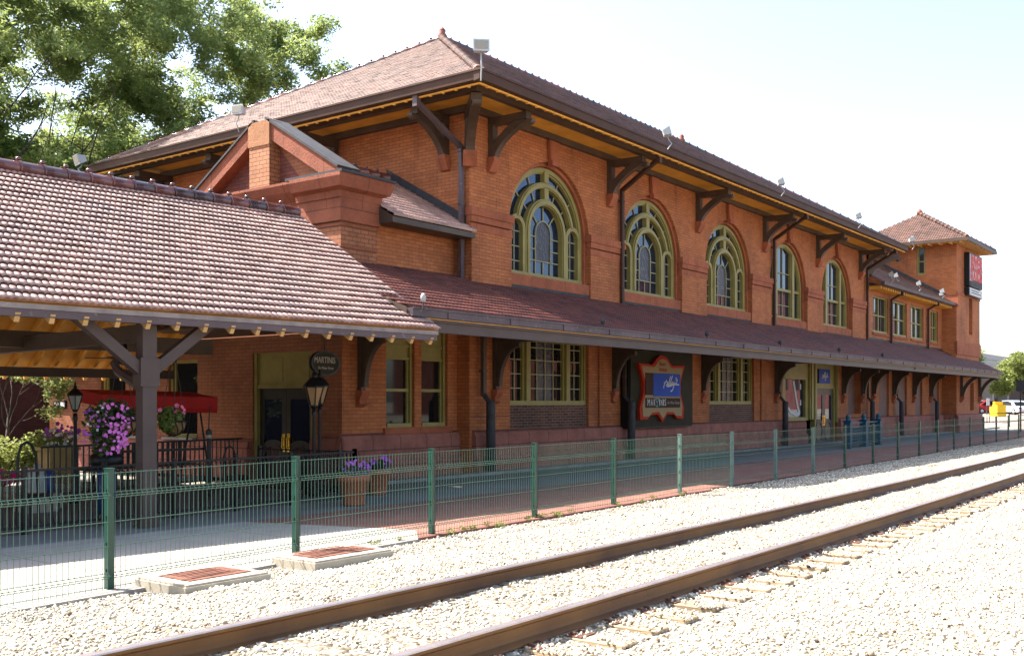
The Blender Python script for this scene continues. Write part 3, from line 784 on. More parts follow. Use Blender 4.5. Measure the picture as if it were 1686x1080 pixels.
# sash windows: annex and wing and side wall
def sash(a, b, z0, z1, tf, mid=None, panel=0.0, cols=1, d0=.08):
    f = MB(tf); 
    f.box(a, a+.07, d0, d0+.14, z0, z1); f.box(b-.07, b, d0, d0+.14, z0, z1); f.box(a+.07, b-.07, d0, d0+.14, z1-.07, z1); f.box(a+.07, b-.07, d0-.05, d0+.14, z0-.01, z0+.09)
    zt = z1-.07-panel
    if panel:
        f.box(a+.07, b-.07, d0+.07, d0+.14, zt, z1-.07); f.box(a+.07, b-.07, d0+.03, d0+.07, zt, zt+.07); f.box(a+.07, b-.07, d0+.03, d0+.07, zt+.30, zt+.36)
    mid = mid or (z0+zt)/2
    f.box(a+.07, b-.07, d0+.05, d0+.14, mid-.035, mid+.035)
    for x in (a+.07, b-.12): f.box(x, x+.05, d0+.06, d0+.14, z0+.09, zt)
    if cols > 1:
        for k in range(1, cols): x = a+.1+(b-a-.2)*k/cols; f.box(x-.045, x+.045, d0+.03, d0+.14, z0+.09, zt)
    w = f.build('window', M['olive'], ST)
    g = MB(tf); g.box(a+.04, b-.04, d0+.105, d0+.115, z0+.04, zt+.01); g.build('pane', M['glass_dark' if panel or cols == 1 else 'glass'], w)
    if cols > 1:
        mu = MB(tf)
        for k in range(cols):
            x = a+.1+(b-a-.2)*(k+.5)/cols; mu.box(x-.012, x+.012, d0+.09, d0+.104, z0+.09, zt)
        mu.build('muntin', M['olive_lt'], w)
    return w
for a, b in ((17.10,18.06),(18.30,19.26)): sash(a, b, 1.22, 3.6, AN, 2.08, .74)
m = MB(AN); m.box(17.0, 19.38, -.06, .2, 1.06, 1.21); m.build('sill', M['stone_trim'], ST)
for a, b in WINGW:
    sash(a, b, 5.24, 7.02, FR, None, 0, 2)
    m = MB(FR); m.box(a-.06, b+.06, -.06, .2, 5.10, 5.22); m.build('sill', M['stone_trim'], ST)
for a, b in WW:
    sash(a, b, .92, 2.85, west(15.72))
    m = MB(west(15.72)); m.box(a-.03, b+.03, -.19, .2, .868, .92); m.build('sill', M['stone_grey'], ST)
sash(-17.45,-16.95, 9.37, 11.0, west(63.5), None, 0, 1)
# boarded openings
for a, b, z0 in ((47.1,48.95,1.25),(51.7,53.3,1.1),(54.4,56.4,1.1),(57.9,59.35,1.1),(61.05,62.8,1.1)):
    m = MB(FR); m.box(a, b, .10 if a > 50 else .30, .36, z0-.04, 3.5); m.build('boarded_opening', M['board'], ST)
m = MB(TW); m.box(66.48,67.32,.2,.24,5.9,8.42); m.box(66.7,67.7,.2,.24,1.3,3.0); m.build('blind_panel', M['stone'], ST)
m = MB(TW); m.box(63.42,69.28,-.06,0,4.6,5.35); m.box(63.45,69.25,-.04,0,8.1,8.25); m.build('stone_band', M['stone_trim'], ST)
m = MB(west(63.5)); m.box(-16.2,-15.1,-.05,0,7.35,8.1); m.build('stone_band', M['stone_trim'], ST)

# ground floor entrance bay under the long roof
f = MB(FR)
f.box(39.45,39.62,.02,.3,1.03,3.6); f.box(39.62,42.40,.08,.3,2.80,3.6); f.box(39.62,39.92,.08,.3,1.03,2.8); f.box(42.1,42.4,.08,.3,1.03,2.8); f.box(39.92,42.1,.04,.3,1.03,1.17); f.box(39.85,42.2,.05,.08,2.74,2.82)
f.box(42.40,43.18,.0,.3,1.06,3.6); f.box(42.50,42.66,-.05,0,1.06,3.6); f.box(42.9,43.1,-.05,0,1.06,3.6)
f.box(43.18,45.62,.12,.3,2.46,3.6); f.box(43.18,43.30,.08,.3,.06,2.46); f.box(45.5,45.62,.08,.3,.06,2.46); f.box(43.3,45.5,.08,.12,2.40,2.50)
f.box(45.62,45.80,.0,.3,.9,3.6); f.box(45.66,45.72,-.04,0,.9,3.6)
bay = f.build('entrance_bay', M['olive'], ST)
g = MB(FR); g.box(39.92,42.1,.20,.22,1.17,2.74); pane = g.build('pane', M['glass'], bay)
e = MB(FR)
def poly_stroke(m, pts, w, y0, y1):
    for (a, b), (c, d) in zip(pts[:-1], pts[1:]): m.bar((a, (y0+y1)/2, b), (c, (y0+y1)/2, d), w, y1-y0, (0,1,0))
W0, Z0, WW_, ZZ = 39.95, 1.22, 2.1, 1.48
poly_stroke(e, [(W0+.52*WW_, Z0+.98*ZZ), (W0+.62*WW_, Z0+.65*ZZ), (W0+.72*WW_, Z0+.3*ZZ), (W0+.84*WW_, Z0+.05*ZZ)], .15, .185, .199)
poly_stroke(e, [(W0+.84*WW_, Z0+.06*ZZ), (W0+.6*WW_, Z0+.05*ZZ), (W0+.36*WW_, Z0+.13*ZZ), (W0+.16*WW_, Z0+.3*ZZ), (W0+.05*WW_, Z0+.48*ZZ)], .13, .183, .197)
for zz in (.3, .75): e.box(W0+.86*WW_, W0+.91*WW_, .185, .199, Z0+zz*ZZ, Z0+(zz+.16)*ZZ)
e.box(W0+.03*WW_, W0+.07*WW_, .185, .199, Z0+.75*ZZ, Z0+.9*ZZ)
e.build('window_emblem', M['letter_white'], bay)
def ellipse(cx, cz, rx, rz, n=20): return [(cx+rx*math.cos(t), cz+rz*math.sin(t)) for t in np.linspace(0, 2*PI, n, endpoint=False)]
def double_door(x0, x1, z0, z1, tf, y, mat, panel_mat):
    """two leaves with a tall pane above and an oval panel below, brass plates at the meeting stiles"""
    w = (x1-x0)/2; H = z1-z0; res = []
    for s in (0, 1):
        a = x0+s*w; m = MB(tf)
        m.box(a+.005, a+w-.005, y+.03, y+.07, z0, z1)
        m.box(a+.005, a+.16*w, y, y+.03, z0, z1); m.box(a+.84*w, a+w-.005, y, y+.03, z0, z1); m.box(a+.16*w, a+.84*w, y, y+.03, z1-.12*H, z1); m.box(a+.16*w, a+.84*w, y, y+.03, z0, z0+.04*H)
        c = a+w/2
        lo = ellipse(c, z0+.20*H, .40*w, .19*H, 24); li = ellipse(c, z0+.20*H, .33*w, .155*H, 24)
        m.band(lo, li, y-.012, y+.03, True)
        zb = z0+.37*H; m.band([(a+.16*w, zb+.08*H)]+[(c+.34*w*math.cos(t), zb+.06*H*math.sin(t)) for t in np.linspace(PI,0,12)]+[(a+.84*w, zb+.08*H)], [(a+.16*w, zb-.03*H)]+[(c+.34*w*math.cos(t), zb-.04*H+.03*H*math.sin(t)) for t in np.linspace(PI,0,12)]+[(a+.84*w, zb-.03*H)], y, y+.03)
        d = m.build('door', M[mat], ST)
        g = MB(tf); g.box(a+.16*w, a+.84*w, y+.024, y+.029, z0+.40*H, z1-.12*H); g.build('pane', M['glass'], d)
        g = MB(tf); e = ellipse(c, z0+.20*H, .335*w, .16*H, 24); g.prism(e, y+.022, y+.029, 'y'); g.build('oval_panel', M[panel_mat], d)
        b = MB(tf); bx = a+w-.09*w if s == 0 else a+.09*w
        b.box(bx-.055*w, bx+.055*w, y-.008, y-.001, z0+.30*H, z0+.50*H); b.bar((bx, y-.05, z0+.34*H), (bx, y-.05, z0+.46*H), .025, .025); b.box(bx-.012, bx+.012, y-.05, y-.01, z0+.345*H, z0+.355*H); b.box(bx-.012, bx+.012, y-.05, y-.01, z0+.445*H, z0+.455*H)
        b.build('handle', M['brass'], d)
double_door(43.3, 45.5, .06, 2.40, FR, .14, 'doorgrey', 'tanpanel')
WD = west(15.72)
f = MB(WD); f.box(-19.4,-19.3,.04,.3,.03,2.95); f.box(-17.45,-17.35,.04,.3,.03,2.95); f.box(-19.3,-17.45,.1,.3,2.16,2.95); f.box(-19.3,-17.45,.06,.1,2.12,2.20)
for x in (-19.22,-18.32): f.box(x, x+.78, .085, .1, 2.28, 2.85)
f.build('door_surround', M['olive'], ST)
double_door(-19.3,-17.45,.03,2.12, WD, .14, 'doorwood', 'redpanel')

# upper eaves
m = MB()
m.box(18.1,50.4,14.5,28.0+1.9,9.10,9.14); m.build('soffit', M['ochre'], ST)
m = MB(); m.box(19.5,49.95,15.88,15.995,8.93,9.097); m.box(19.5,19.62,15.995,28.6,8.93,9.097); m.build('wall_plate', M['brown'], ST)
m = MB(); m.box(18.42,50.0,14.80,14.98,8.96,9.097); m.box(18.42,18.60,14.98,29.6,8.96,9.097); m.build('purlin', M['brown'], ST)
m = MB()
m.prism([(14.30,9.00),(14.46,8.97),(14.46,9.22),(14.28,9.22)], 17.88, 50.62, 'x'); m.prism([(17.90,9.00),(18.06,8.97),(18.06,9.22),(17.88,9.22)], 14.46, 30.1, 'y'); m.box(17.86,50.64,14.26,14.29,9.19,9.235); m.box(17.86,17.885,14.29,30.1,9.19,9.235)
m.build('gutter', M['gutter'], ST)
m = MB(); m.box(18.02,50.5,14.40,14.44,8.93,8.968); m.box(18.02,18.06,14.44,30,8.93,8.968)
for k in range(84): m.box(18.3+k*.385,18.35+k*.385,14.385,14.45,8.905,8.94)
for k in range(40): m.box(18.015,18.07,14.7+k*.385,14.75+k*.385,8.905,8.94)
m.build('eave_moulding', M['ochre'], ST)
# upper brackets
def bracket(tf, x, top, leg, arm, w, mat, corb):
    """wall post, horizontal arm and curved brace; local y negative = outward"""
    m = MB(tf); t = .18
    m.box(x-w/2, x+w/2, -.16, 0, top-leg, top); m.box(x-w/2-.01, x+w/2+.01, -arm-.08, 0, top-t, top+.002)
    n = 9; p0 = (-.10, top-leg+.02); p2 = (-arm+.02, top-t+.02); p1 = (-.26, top-t-.30)
    q = [((1-u)**2*p0[0]+2*u*(1-u)*p1[0]+u*u*p2[0], (1-u)**2*p0[1]+2*u*(1-u)*p1[1]+u*u*p2[1]) for u in np.linspace(0,1,n)]
    up = []; dn = []
    for i, (a, b) in enumerate(q):
        j0, j1 = q[max(0,i-1)], q[min(n-1,i+1)]; dx, dz = j1[0]-j0[0], j1[1]-j0[1]; L = math.hypot(dx,dz)
        up.append((a + dz/L*.10, b - dx/L*.10)); dn.append((a - dz/L*.10, b + dx/L*.10))
    m.prism(up + dn[::-1], x-w/2+.012, x+w/2-.012, 'x')
    m.prism([(-arm-.08+.13*math.cos(t_)-.03, top-t-.02+.12*math.sin(t_)) for t_ in np.linspace(PI, 2*PI, 10)], x-w/2+.02, x+w/2-.02, 'x')
    o = m.build('bracket', M[mat], ST)
    if corb:
        c = MB(tf); z = top-leg; c.prism([(0,z),(-.24,z),(-.24,z-.10),(-.10,z-.36),(0,z-.36)], x-w/2-.05, x+w/2+.05, 'x'); c.build('corbel', M['stone_trim'], o)
    return o
for x in (20.45,26.15,31.9,37.55,43.2,48.75): bracket(FR, x, 8.92, .98, 1.12, .20, 'brown', True)
for y in (16.75,20.7,24.7,28.2): bracket(west(19.62), -y, 8.92, .98, 1.12, .20, 'brown', True)
bracket(Matrix.Translation((19.62,16.0,0)) @ Matrix.Rotation(-PI/4, 4, 'Z'), 0, 8.92, .98, 1.55, .24, 'brown', True)
bracket(Matrix.Translation((19.62,28.6,0)) @ Matrix.Rotation(-PI*3/4, 4, 'Z'), 0, 8.92, .98, 1.55, .24, 'brown', False)
bracket(Matrix.Translation((49.9,16.0,0)) @ Matrix.Rotation(PI/4, 4, 'Z'), 0, 8.92, .98, 1.5, .24, 'brown', False)
# main roof: hip
ZE = 9.20; DP = 7.8; SL = .583; ZR = ZE + DP*SL; ca = 1/math.sqrt(1+SL*SL); Ls = DP/ca
tile_roof((17.95,14.35,ZE),(50.55,14.35,ZE),(50.55,14.35+DP,ZR),(17.95,14.35+DP,ZR), lambda s: s*ca, lambda s: 32.6-s*ca, mat='tile_main')
tile_roof((17.95,30.0,ZE),(17.95,14.35,ZE),(17.95+DP,14.35,ZR),(17.95+DP,30.0,ZR), lambda s: s*ca, lambda s: 15.65-s*ca, mat='tile_main')
m = MB(); a, b, c, d = (18,30,ZE),(50.5,30,ZE),(50.5-DP,22.2,ZR-.03),(18+DP,22.2,ZR-.03)
m.add([a,b,c,d,(50.5,14.4,ZE)], [(0,1,2,3),(1,4,2)]); m.build('roof_slope', M['tile_main'], ST)
m = MB(); m.add([(18,14.4,ZE-.03),(50.5,14.4,ZE-.03),(50.5-DP,22.2,ZR-.07),(18+DP,22.2,ZR-.07),(18,30,ZE-.03)], [(0,1,2,3),(4,0,3)]); m.build('roof_deck', M['brown_dark'], ST)
ridge_caps((18.1,14.5,ZE+.06),(18+DP,22.2,ZR+.05), .13, .34, 'tile_main', knob=False, name='hip_tiles')
ridge_caps((18.1,29.9,ZE+.06),(18+DP,22.2,ZR+.05), .10, .42, 'ridge', name='hip_tiles')
ridge_caps((50.4,14.5,ZE+.06),(50.5-DP,22.2,ZR+.05), .10, .42, 'ridge', name='hip_tiles')
ridge_caps((18+DP,22.2,ZR+.05),(50.5-DP,22.2,ZR+.05), .10, .42, 'ridge')
for x in (18+DP, 50.5-DP):
    m = MB(); m.lathe(x, 22.2, [(.14,ZR),(.17,ZR+.12),(.10,ZR+.22),(.12,ZR+.30),(.03,ZR+.42)], 10); m.build('finial', M['stone'], ST)

# long lower roof
LA, LB = Vector((13.5,12.43,3.50)), Vector((70.2,14.2,3.72)); LD, LC = Vector((13.5,16.5,4.93)), Vector((70.2,16.5,5.10))
LL = (LB-LA).length
tile_roof(LA, LB, LC, LD, None, lambda s: LL-.02-s*.85, mat='tile_low', expo=.24, lift=.022)
e = (LB-LA).normalized(); no = Vector((e.y,-e.x,0)).normalized()
def along(s, out, dz): return LA + e*s + no*out + Vector((0,0,dz))
def strips(a, b, c, d, n=24):
    V = [(Vector(a).lerp(Vector(b), k/n), Vector(d).lerp(Vector(c), k/n)) for k in range(n+1)]
    m = MB()
    for (p, q), (r_, s_) in zip(V[:-1], V[1:]): m.add([p, r_, s_, q], [(0,1,2,3)])
    return m
strips(along(0,-.02,-.05), along(LL-.1,-.02,-.05), LC+Vector((-2.2,0,-.05)), LD+Vector((0,0,-.05))).build('roof_deck', M['brown_dark'], ST)
m = MB(); m.bar(along(0,.06,-.095), along(LL+.1,.06,-.095), .14, .15); m.bar(along(0,.135,-.025), along(LL+.12,.135,-.025), .03, .035)
for k in range(28): m.bar(along(1+k*2.0,.14,-.17), along(1+k*2.0,.14,-.02), .02, .03)
m.build('gutter', M['gutter_grey'], ST)
m = MB(); m.bar(along(0,.02,-.185), along(LL,.02,-.185), .05, .022); m.build('eave_moulding', M['cream'], ST)
m = MB(); m.bar(along(0,-.03,-.31), along(LL-.1,-.03,-.31), .06, .23); m.bar(along(0,0,-.22), along(LL-.1,0,-.22), .06, .05); m.build('fascia', M['mauve_clean'], ST)
m = MB(); m.add([along(0,-.06,-.30), along(LL-.1,-.06,-.30), Vector((69.3,16.35,3.75)), Vector((13.5,16.35,3.70))], [(0,1,2,3)]); m.build('soffit', M['brown'], ST)
m = MB(); m.box(13.35,13.48,12.5,16.4,3.15,3.3); m.add([LA+Vector((-.02,0,-.3)),LD+Vector((-.02,0,-1.2)),LD+Vector((-.02,0,0)),LA+Vector((-.02,0,0))],[(0,1,2,3)]); m.build('roof_end', M['brown'], ST)
for x in np.arange(14.3, 68, .93): 
    m = MB(); y0 = LA.y + (x-LA.x)*(LB.y-LA.y)/(LB.x-LA.x); m.bar((x, y0+.1, 3.24+(x-13.5)*.004), (x, 15.95, 3.62), .07, .12); m.build('rafter', M['ochre'], ST)
m = MB(FR); m.box(19.62,63.4,-.02,.0,4.55,4.93); m.build('flashing', M['leadgrey'], ST)
m = MB(AN); m.box(15.74,19.60,-.025,0,4.55,4.92); m.build('flashing', M['leadgrey'], ST)
def low_bracket(tf, x, top=3.36, arm=2.35):
    m = MB(tf); w = .13; leg = 1.30
    m.box(x-w/2, x+w/2, -.12, 0, top-leg, top+.1); m.box(x-w/2, x+w/2, -arm, -.12, top-.12, top)
    zb = top-leg+.08; A_, B_ = .72, leg-.22
    lo = [(-.12-A_+A_*math.cos(t_), zb+B_*math.sin(t_)) for t_ in np.linspace(0, PI/2, 14)]
    li = [(-.12-A_+(A_-.10)*math.cos(t_), zb+(B_-.10)*math.sin(t_)) for t_ in np.linspace(0, PI/2, 14)]
    m.prism(lo+li[::-1], x-w/2, x+w/2, 'x')
    m.prism([(-.12, zb+.2)]+lo[2:]+[(-.12-A_, top-.12),(-.12, top-.12)], x-.03, x+.03, 'x')
    o = m.build('bracket', M['brown_dark'], ST)
    c = MB(tf); z = top-leg; c.prism([(0,z),(-.20,z),(-.20,z-.08),(-.12,z-.22),(-.14,z-.30),(0,z-.38)], x-.12, x+.12, 'x'); c.build('corbel', M['stone_trim'], o)
for x in (20.6,26.3,32.2,38.65,46.35,49.0): low_bracket(FR, x, 3.42, 2.5)
for x in (50.6,53.9,57.5,60.8): low_bracket(FR, x, 3.42, 2.0)
low_bracket(AN, 16.25, 3.36, 2.9)
for x in (64.4, 68.9): low_bracket(TW, x, 3.42, .98) if False else bracket(TW, x, 3.45, 1.3, .95, .14, 'brown_dark', True)
# downpipes
def downpipe(x, y, z0, z1, src=None, boot=0.0, mat='gutter'):
    m = MB()
    if src: m.bar(src, (x, y, z1), .11, .11); m.box(src[0]-.07, src[0]+.07, src[1]-.07, src[1]+.07, src[2]-.12, src[2]+.16)
    m.box(x-.06, x+.06, y-.05, y+.05, z0, z1+.03)
    for z in np.arange(z0+.6, z1, 1.3): m.box(x-.085, x+.085, y-.06, y+.075, z, z+.05)
    o = m.build('downpipe', M[mat], ST)
    if boot:
        b = MB(); b.bar((x, y, z0+.05), (x+.05, y-.16, z0-.16), .11, .11); b.lathe(x+.06, y-.18, [(.12,0.03),(.115,z0-.15),(.10,z0-.12)], 12); b.build('pipe_boot', M['leadgrey'], o)
for x in (26.72, 38.3, 49.55): downpipe(x, 15.88, 4.6, 8.15, (x-.25, 14.5, 8.86))
downpipe(19.5, 16.16, 4.75, 8.05, (18.02, 16.3, 8.86), 0, 'mauve')
for x in (53.4, 60.2): downpipe(x, 15.9, 4.6, 7.0, (x+.1, 15.4, 7.3))
for x in (19.95, 26.8, 38.75, 49.5, 54.15, 60.95): downpipe(x, 15.82, 1.95, 3.5, None, 1, 'brown')
# pilaster strips and string courses of the ground floor
for a, b in ((25.55,26.25),(31.45,32.1),(37.2,37.9)): m = MB(FR); m.box(a, b, -.06, 0, 1.1, 3.7); m.build('pilaster', M['brick'], ST)
for a, b in ((19.65,21.25),(25.1,32.8),(36.7,39.4),(45.85,47.05),(49.0,51.65)):
    for z in (1.42, 2.16, 2.9): m = MB(FR); m.box(a, b, -.012, 0, z, z+.018); m.build('string_course', M['stone'], ST)
for z in (1.75, 2.5): m = MB(AN); m.box(15.73, 17.05, -.012, 0, z, z+.018); m.build('string_course', M['stone'], ST)

# wing roof and tower roof
tile_roof((49.95,15.32,7.56),(63.5,15.32,7.56),(63.5,22.0,11.4),(49.95,22.0,11.4), mat='tile')
m = MB(); m.prism([(15.2,7.42),(15.36,7.36),(15.36,7.56),(15.18,7.56)], 49.95, 63.49, 'x'); m.build('gutter', M['gutter_grey'], ST)
m = MB(); m.box(49.95,63.49,15.36,15.99,7.40,7.44); m.build('soffit', M['brown'], ST)
for k in range(36): m = MB(); m.box(50.1+k*.375,50.2+k*.375,15.40,15.98,7.24,7.395); m.build('rafter_tail', M['ochre'], ST)
m = MB(west(63.5)); 
m.add([(-22.0,-.03,11.5),(-15.4,-.03,7.70),(-15.4,-.03,7.92),(-22.0,-.03,11.72)], [(0,1,2,3)]); m.build('flashing', M['leadgrey'], ST)
TE = 11.22; TA = (66.35,18.05,13.45)
def hipf(a, b): 
    mid = ((a[0]+b[0])/2, (a[1]+b[1])/2)
    L = math.dist(a, b); up = (TA[0]-mid[0], TA[1]-mid[1], TA[2]-TE); sl = math.sqrt(sum(q*q for q in up)); 
    tile_roof((*a,TE),(*b,TE),(b[0]+up[0],b[1]+up[1],TA[2]),(a[0]+up[0],a[1]+up[1],TA[2]), lambda s: s/sl*L/2, lambda s: L-s/sl*L/2, mat='tile', expo=.26, pitch=.14)
hipf((62.68,14.38),(70.02,14.38)); hipf((62.68,21.72),(62.68,14.38))
m = MB(); m.add([(70.02,14.38,TE),(70.02,21.72,TE),(62.68,21.72,TE),TA], [(0,1,3),(1,2,3)]); m.build('roof_slope', M['tile'], ST)
m = MB(); m.box(62.8,69.9,14.5,21.6,TE-.14,TE-.10); m.build('soffit', M['ochre'], ST)
m = MB(); m.box(62.66,70.04,14.36,14.42,TE-.16,TE+.02); m.box(62.66,62.72,14.42,21.7,TE-.16,TE+.02); m.box(69.98,70.04,14.42,21.7,TE-.16,TE+.02); m.build('fascia', M['brown'], ST)
for k in range(12):
    m = MB(); m.box(63.0+k*.58,63.08+k*.58,14.42,15.19,TE-.24,TE-.142); m.build('rafter_tail', M['cream'], ST)
    m = MB(); m.box(62.73,63.49,14.8+k*.58,14.88+k*.58,TE-.24,TE-.142); m.build('rafter_tail', M['cream'], ST)
ridge_caps((62.75,14.45,TE+.06), (TA[0],TA[1],TA[2]+.06), .13, .4, 'tile', name='hip_tiles', knob=False)
ridge_caps((69.95,14.45,TE+.06), (TA[0],TA[1],TA[2]+.06), .13, .34, 'ridge', name='hip_tiles')
m = MB(); m.lathe(TA[0], TA[1], [(.16,TA[2]),(.2,TA[2]+.12),(.05,TA[2]+.35)], 10); m.build('finial', M['stone'], ST)

# annex: corner pier, gable, coping, pilaster and its little roof
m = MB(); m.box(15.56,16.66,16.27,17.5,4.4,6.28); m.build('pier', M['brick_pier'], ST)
m = MB()
for z, p in ((5.15,.02),(5.62,.02)): m.box(15.56-p,16.66+p,16.27-p,17.52,z,z+.05)
m.box(15.50,16.72,16.21,17.58,5.72,6.22)
pr = [(.03,6.22),(.05,6.36),(.18,6.42),(.24,6.62),(.24,6.70)]
for (p0, z0), (p1, z1) in zip(pr[:-1], pr[1:]):
    m.add([(15.50-p0,16.23-p0,z0),(16.70+p0,16.23-p0,z0),(16.70+p0,17.6,z0),(15.50-p0,17.6,z0),(15.50-p1,16.23-p1,z1),(16.70+p1,16.23-p1,z1),(16.70+p1,17.6,z1),(15.50-p1,17.6,z1)], [(0,1,5,4),(1,2,6,5),(2,3,7,6),(3,0,4,7),(4,5,6,7),(3,2,1,0)])
m.build('pier_capital', M['stone_stain_shade'], ST)
m = MB(); m.box(15.28,16.98,15.95,17.75,6.70,6.755); m.build('lead_cap', M['leadgrey'], ST)
WG = west(15.72)
m = MB(WG)
for (p0, z0), (p1, z1) in (((.0,6.05),(.08,6.3)),((.08,6.3),(.26,6.5)),((.26,6.5),(.34,6.66))):
    m.add([(-21.2,-p0,z0),(-17.5,-p0,z0),(-17.5,-p1,z1),(-21.2,-p1,z1),(-21.2,.1,z0),(-17.5,.1,z0),(-17.5,.1,z1),(-21.2,.1,z1)], [(0,1,2,3),(3,2,6,7),(0,4,5,1),(0,3,7,4)])
m.box(-21.2,-17.5,-.34,.1,6.66,6.715); m.build('cornice', M['stone_stain_shade'], ST)
m = MB(WG); m.add([(-21.05,-.004,4.82),(-17.5,-.004,4.82),(-17.5,-.004,6.6),(-18.75,-.004,7.95),(-21.05,-.004,6.7)], [(0,1,2,3,4)]); m.build('gable_shade_panel', M['brick_dimmed'], ST)  # thin sheet over the gable wall, its shade painted in as darker brick
m = MB(WG)
for s in (-1, 1):
    a = (-18.75+s*2.5, 0, 6.66); b = (-18.75+s*.25, 0, 8.02)
    m.bar((a[0],-.10,a[2]), (b[0],-.10,b[2]), .40, .34, (0,0,1)) 
m.build('gable_coping', M['stone_stain_shade'], ST)
m = MB(WG)
for s in (-1, 1):
    a = (-18.75+s*2.56, 0, 6.86); b = (-18.75+s*.2, 0, 8.27); m.bar((a[0],.0,a[2]), (b[0],.0,b[2]), .68, .05, (0,0,1))
m.build('lead_cap', M['leadgrey'], ST)
m = MB(WG); m.box(-19.12,-18.42,-.32,.02,6.72,7.66); m.build('gable_pilaster', M['brick_sunlit'], ST)
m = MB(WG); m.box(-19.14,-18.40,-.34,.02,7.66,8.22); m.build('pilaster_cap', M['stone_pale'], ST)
m = MB(); m.prism([(16.42,5.9),(21.1,5.9),(21.1,6.7),(18.75,8.0),(16.42,6.7)], 15.74, 16.1, 'x'); m.build('gable_backing', M['brick'], ST)
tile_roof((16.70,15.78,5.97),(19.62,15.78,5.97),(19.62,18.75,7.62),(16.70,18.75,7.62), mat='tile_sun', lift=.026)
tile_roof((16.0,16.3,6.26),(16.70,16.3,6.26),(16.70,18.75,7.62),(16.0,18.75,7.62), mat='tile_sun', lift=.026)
m = MB(); m.add([(16.0,18.75,7.62),(19.62,18.75,7.62),(19.62,21.4,6.1),(16,21.4,6.1)], [(0,1,2,3)]); m.build('roof_slope', M['tile'], ST)
ridge_caps((16.0,18.75,7.66),(19.6,18.75,7.66), .11, .4, 'ridge')
m = MB(); m.box(16.68,19.60,15.8,16.39,5.80,5.93); m.prism([(15.8,5.93),(16.39,5.93),(16.39,6.28)], 16.68, 16.72, 'x'); m.build('eave_board', M['brown_dark'], ST)
m = MB(west(19.62)); m.add([(-18.8,-.02,7.62),(-16.1,-.02,6.12),(-16.1,-.02,6.4),(-18.8,-.02,7.9)], [(0,1,2,3)]); m.build('flashing', M['leadgrey'], ST)
m = MB(); m.box(13.3,15.70,12.7,21.5,3.36,3.42); m.build('porch_ceiling', M['brown'], ST)
m = MB(); m.box(14.45,15.70,21.5,28.5,3.08,3.16); m.box(14.40,14.45,21.5,28.5,2.98,3.18); m.box(13.3,15.70,21.44,21.499,3.06,3.42); m.build('side_eave', M['mauve'], ST)  # last box: closing board added to keep a sun streak off the wall
for k in range(14): m = MB(); m.box(14.47,15.69,21.75+k*.5,21.84+k*.5,2.97,3.079); m.build('rafter_tail', M['cream'], ST)
# ------------------------------------------------------------------ platform canopy
CD = Vector((.9938,-.1115,0)); CN = Vector((.1115,.9938,0))
CT = Matrix(((CD.x,CN.x,0,13.84),(CD.y,CN.y,0,11.95),(0,0,1,0),(0,0,0,1)))
def cw(x, y, z): return tuple(CT @ Vector((x, y, z)))
CP = empty('platform_canopy', (9, 14, 0), 'sunlit open platform canopy with red tiled roof and brown timber posts', 'canopy')
ZC, RY, RZ, FY = 3.07, 4.48, 5.67, 9.9
CS = (RZ-ZC)/RY
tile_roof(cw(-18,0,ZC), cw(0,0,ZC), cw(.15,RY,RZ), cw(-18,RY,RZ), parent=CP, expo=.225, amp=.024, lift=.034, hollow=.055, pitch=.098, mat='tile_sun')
m = MB(CT); m.add([(-18,FY,RZ-CS*(FY-RY)),(-18,RY,RZ),(.1,RY,RZ),(.1,FY,RZ-CS*(FY-RY))], [(0,1,2,3)]); m.build('roof_slope', M['tile'], CP)
m = MB(CT); m.prism([(.02,ZC-.03),(RY,RZ-.04),(FY,RZ-CS*(FY-RY)-.04),(FY,RZ-CS*(FY-RY)-.08),(RY,RZ-.09),(.02,ZC-.08)], -18, -.03, 'x'); m.build('roof_deck', M['ochre'], CP)
ridge_caps(cw(.12,RY,RZ+.06), cw(-17.9,RY,RZ+.06), .125, .40, 'ridge', CP)
m = MB(CT); m.box(-18,-.06,-.012,.02,ZC-.085,ZC-.02); m.build('gutter', M['flaking'], CP)
m = MB(CT); m.box(-18,-.08,.0,.05,ZC-.185,ZC-.088); m.build('fascia', M['mauve'], CP)
for k in range(40):
    x = -.20-k*.44
    m = MB(CT); m.bar((x,.02,ZC-.20), (x,RY,RZ-.20), .065, .13); m.build('rafter', M['cream'], CP)
    m = MB(CT); m.bar((x,FY-.02,RZ-CS*(FY-RY)-.17), (x,RY,RZ-.20), .065, .13); m.build('rafter', M['ochre'], CP)  # far rafters in ochre: warm bounced light put into the colour
m = MB(CT); m.box(-18,-.1,.26,.44,ZC-.16,ZC-.02); m.build('beam', M['mauve_clean'], CP)
m = MB(CT); m.box(-18,-1.9,4.4,4.6,2.72,3.0); m.build('beam', M['brown_dark'], CP)
m = MB(CT); m.box(-18,-.1,9.2,9.36,2.35,2.55); m.build('beam', M['mauve_clean'], CP)
for x in (-14.2,-9.8,-5.35): m = MB(CT); m.box(x-.09,x+.09,.3,9.3,2.66,2.9); m.build('tie_beam', M['brown_dark'], CP)
def cpost(x, y, zt, braces=True):
    m = MB(CT); m.box(x-.105,x+.105,y-.105,y+.105,.03,zt); m.box(x-.125,x+.125,y-.125,y+.125,.03,.22); m.box(x-.14,x+.14,y-.12,y+.12,2.02,2.42)
    o = m.build('post', M['mauve_clean'], CP)
    if braces:
        for s in (-1,1):
            b = MB(CT); b.bar((x+s*.08,y,2.24), (x+s*1.02,y,2.98), .15, .15); b.build('brace', M['mauve_clean'], CP)
        b = MB(CT); b.tube([(x,y+.08,2.02),(x,y+.45,2.12),(x,y+.85,2.25),(x,y+1.0,2.38)], [.09,.075,.07,.06], 6, True, False); b.build('brace', M['mauve_clean'], CP)
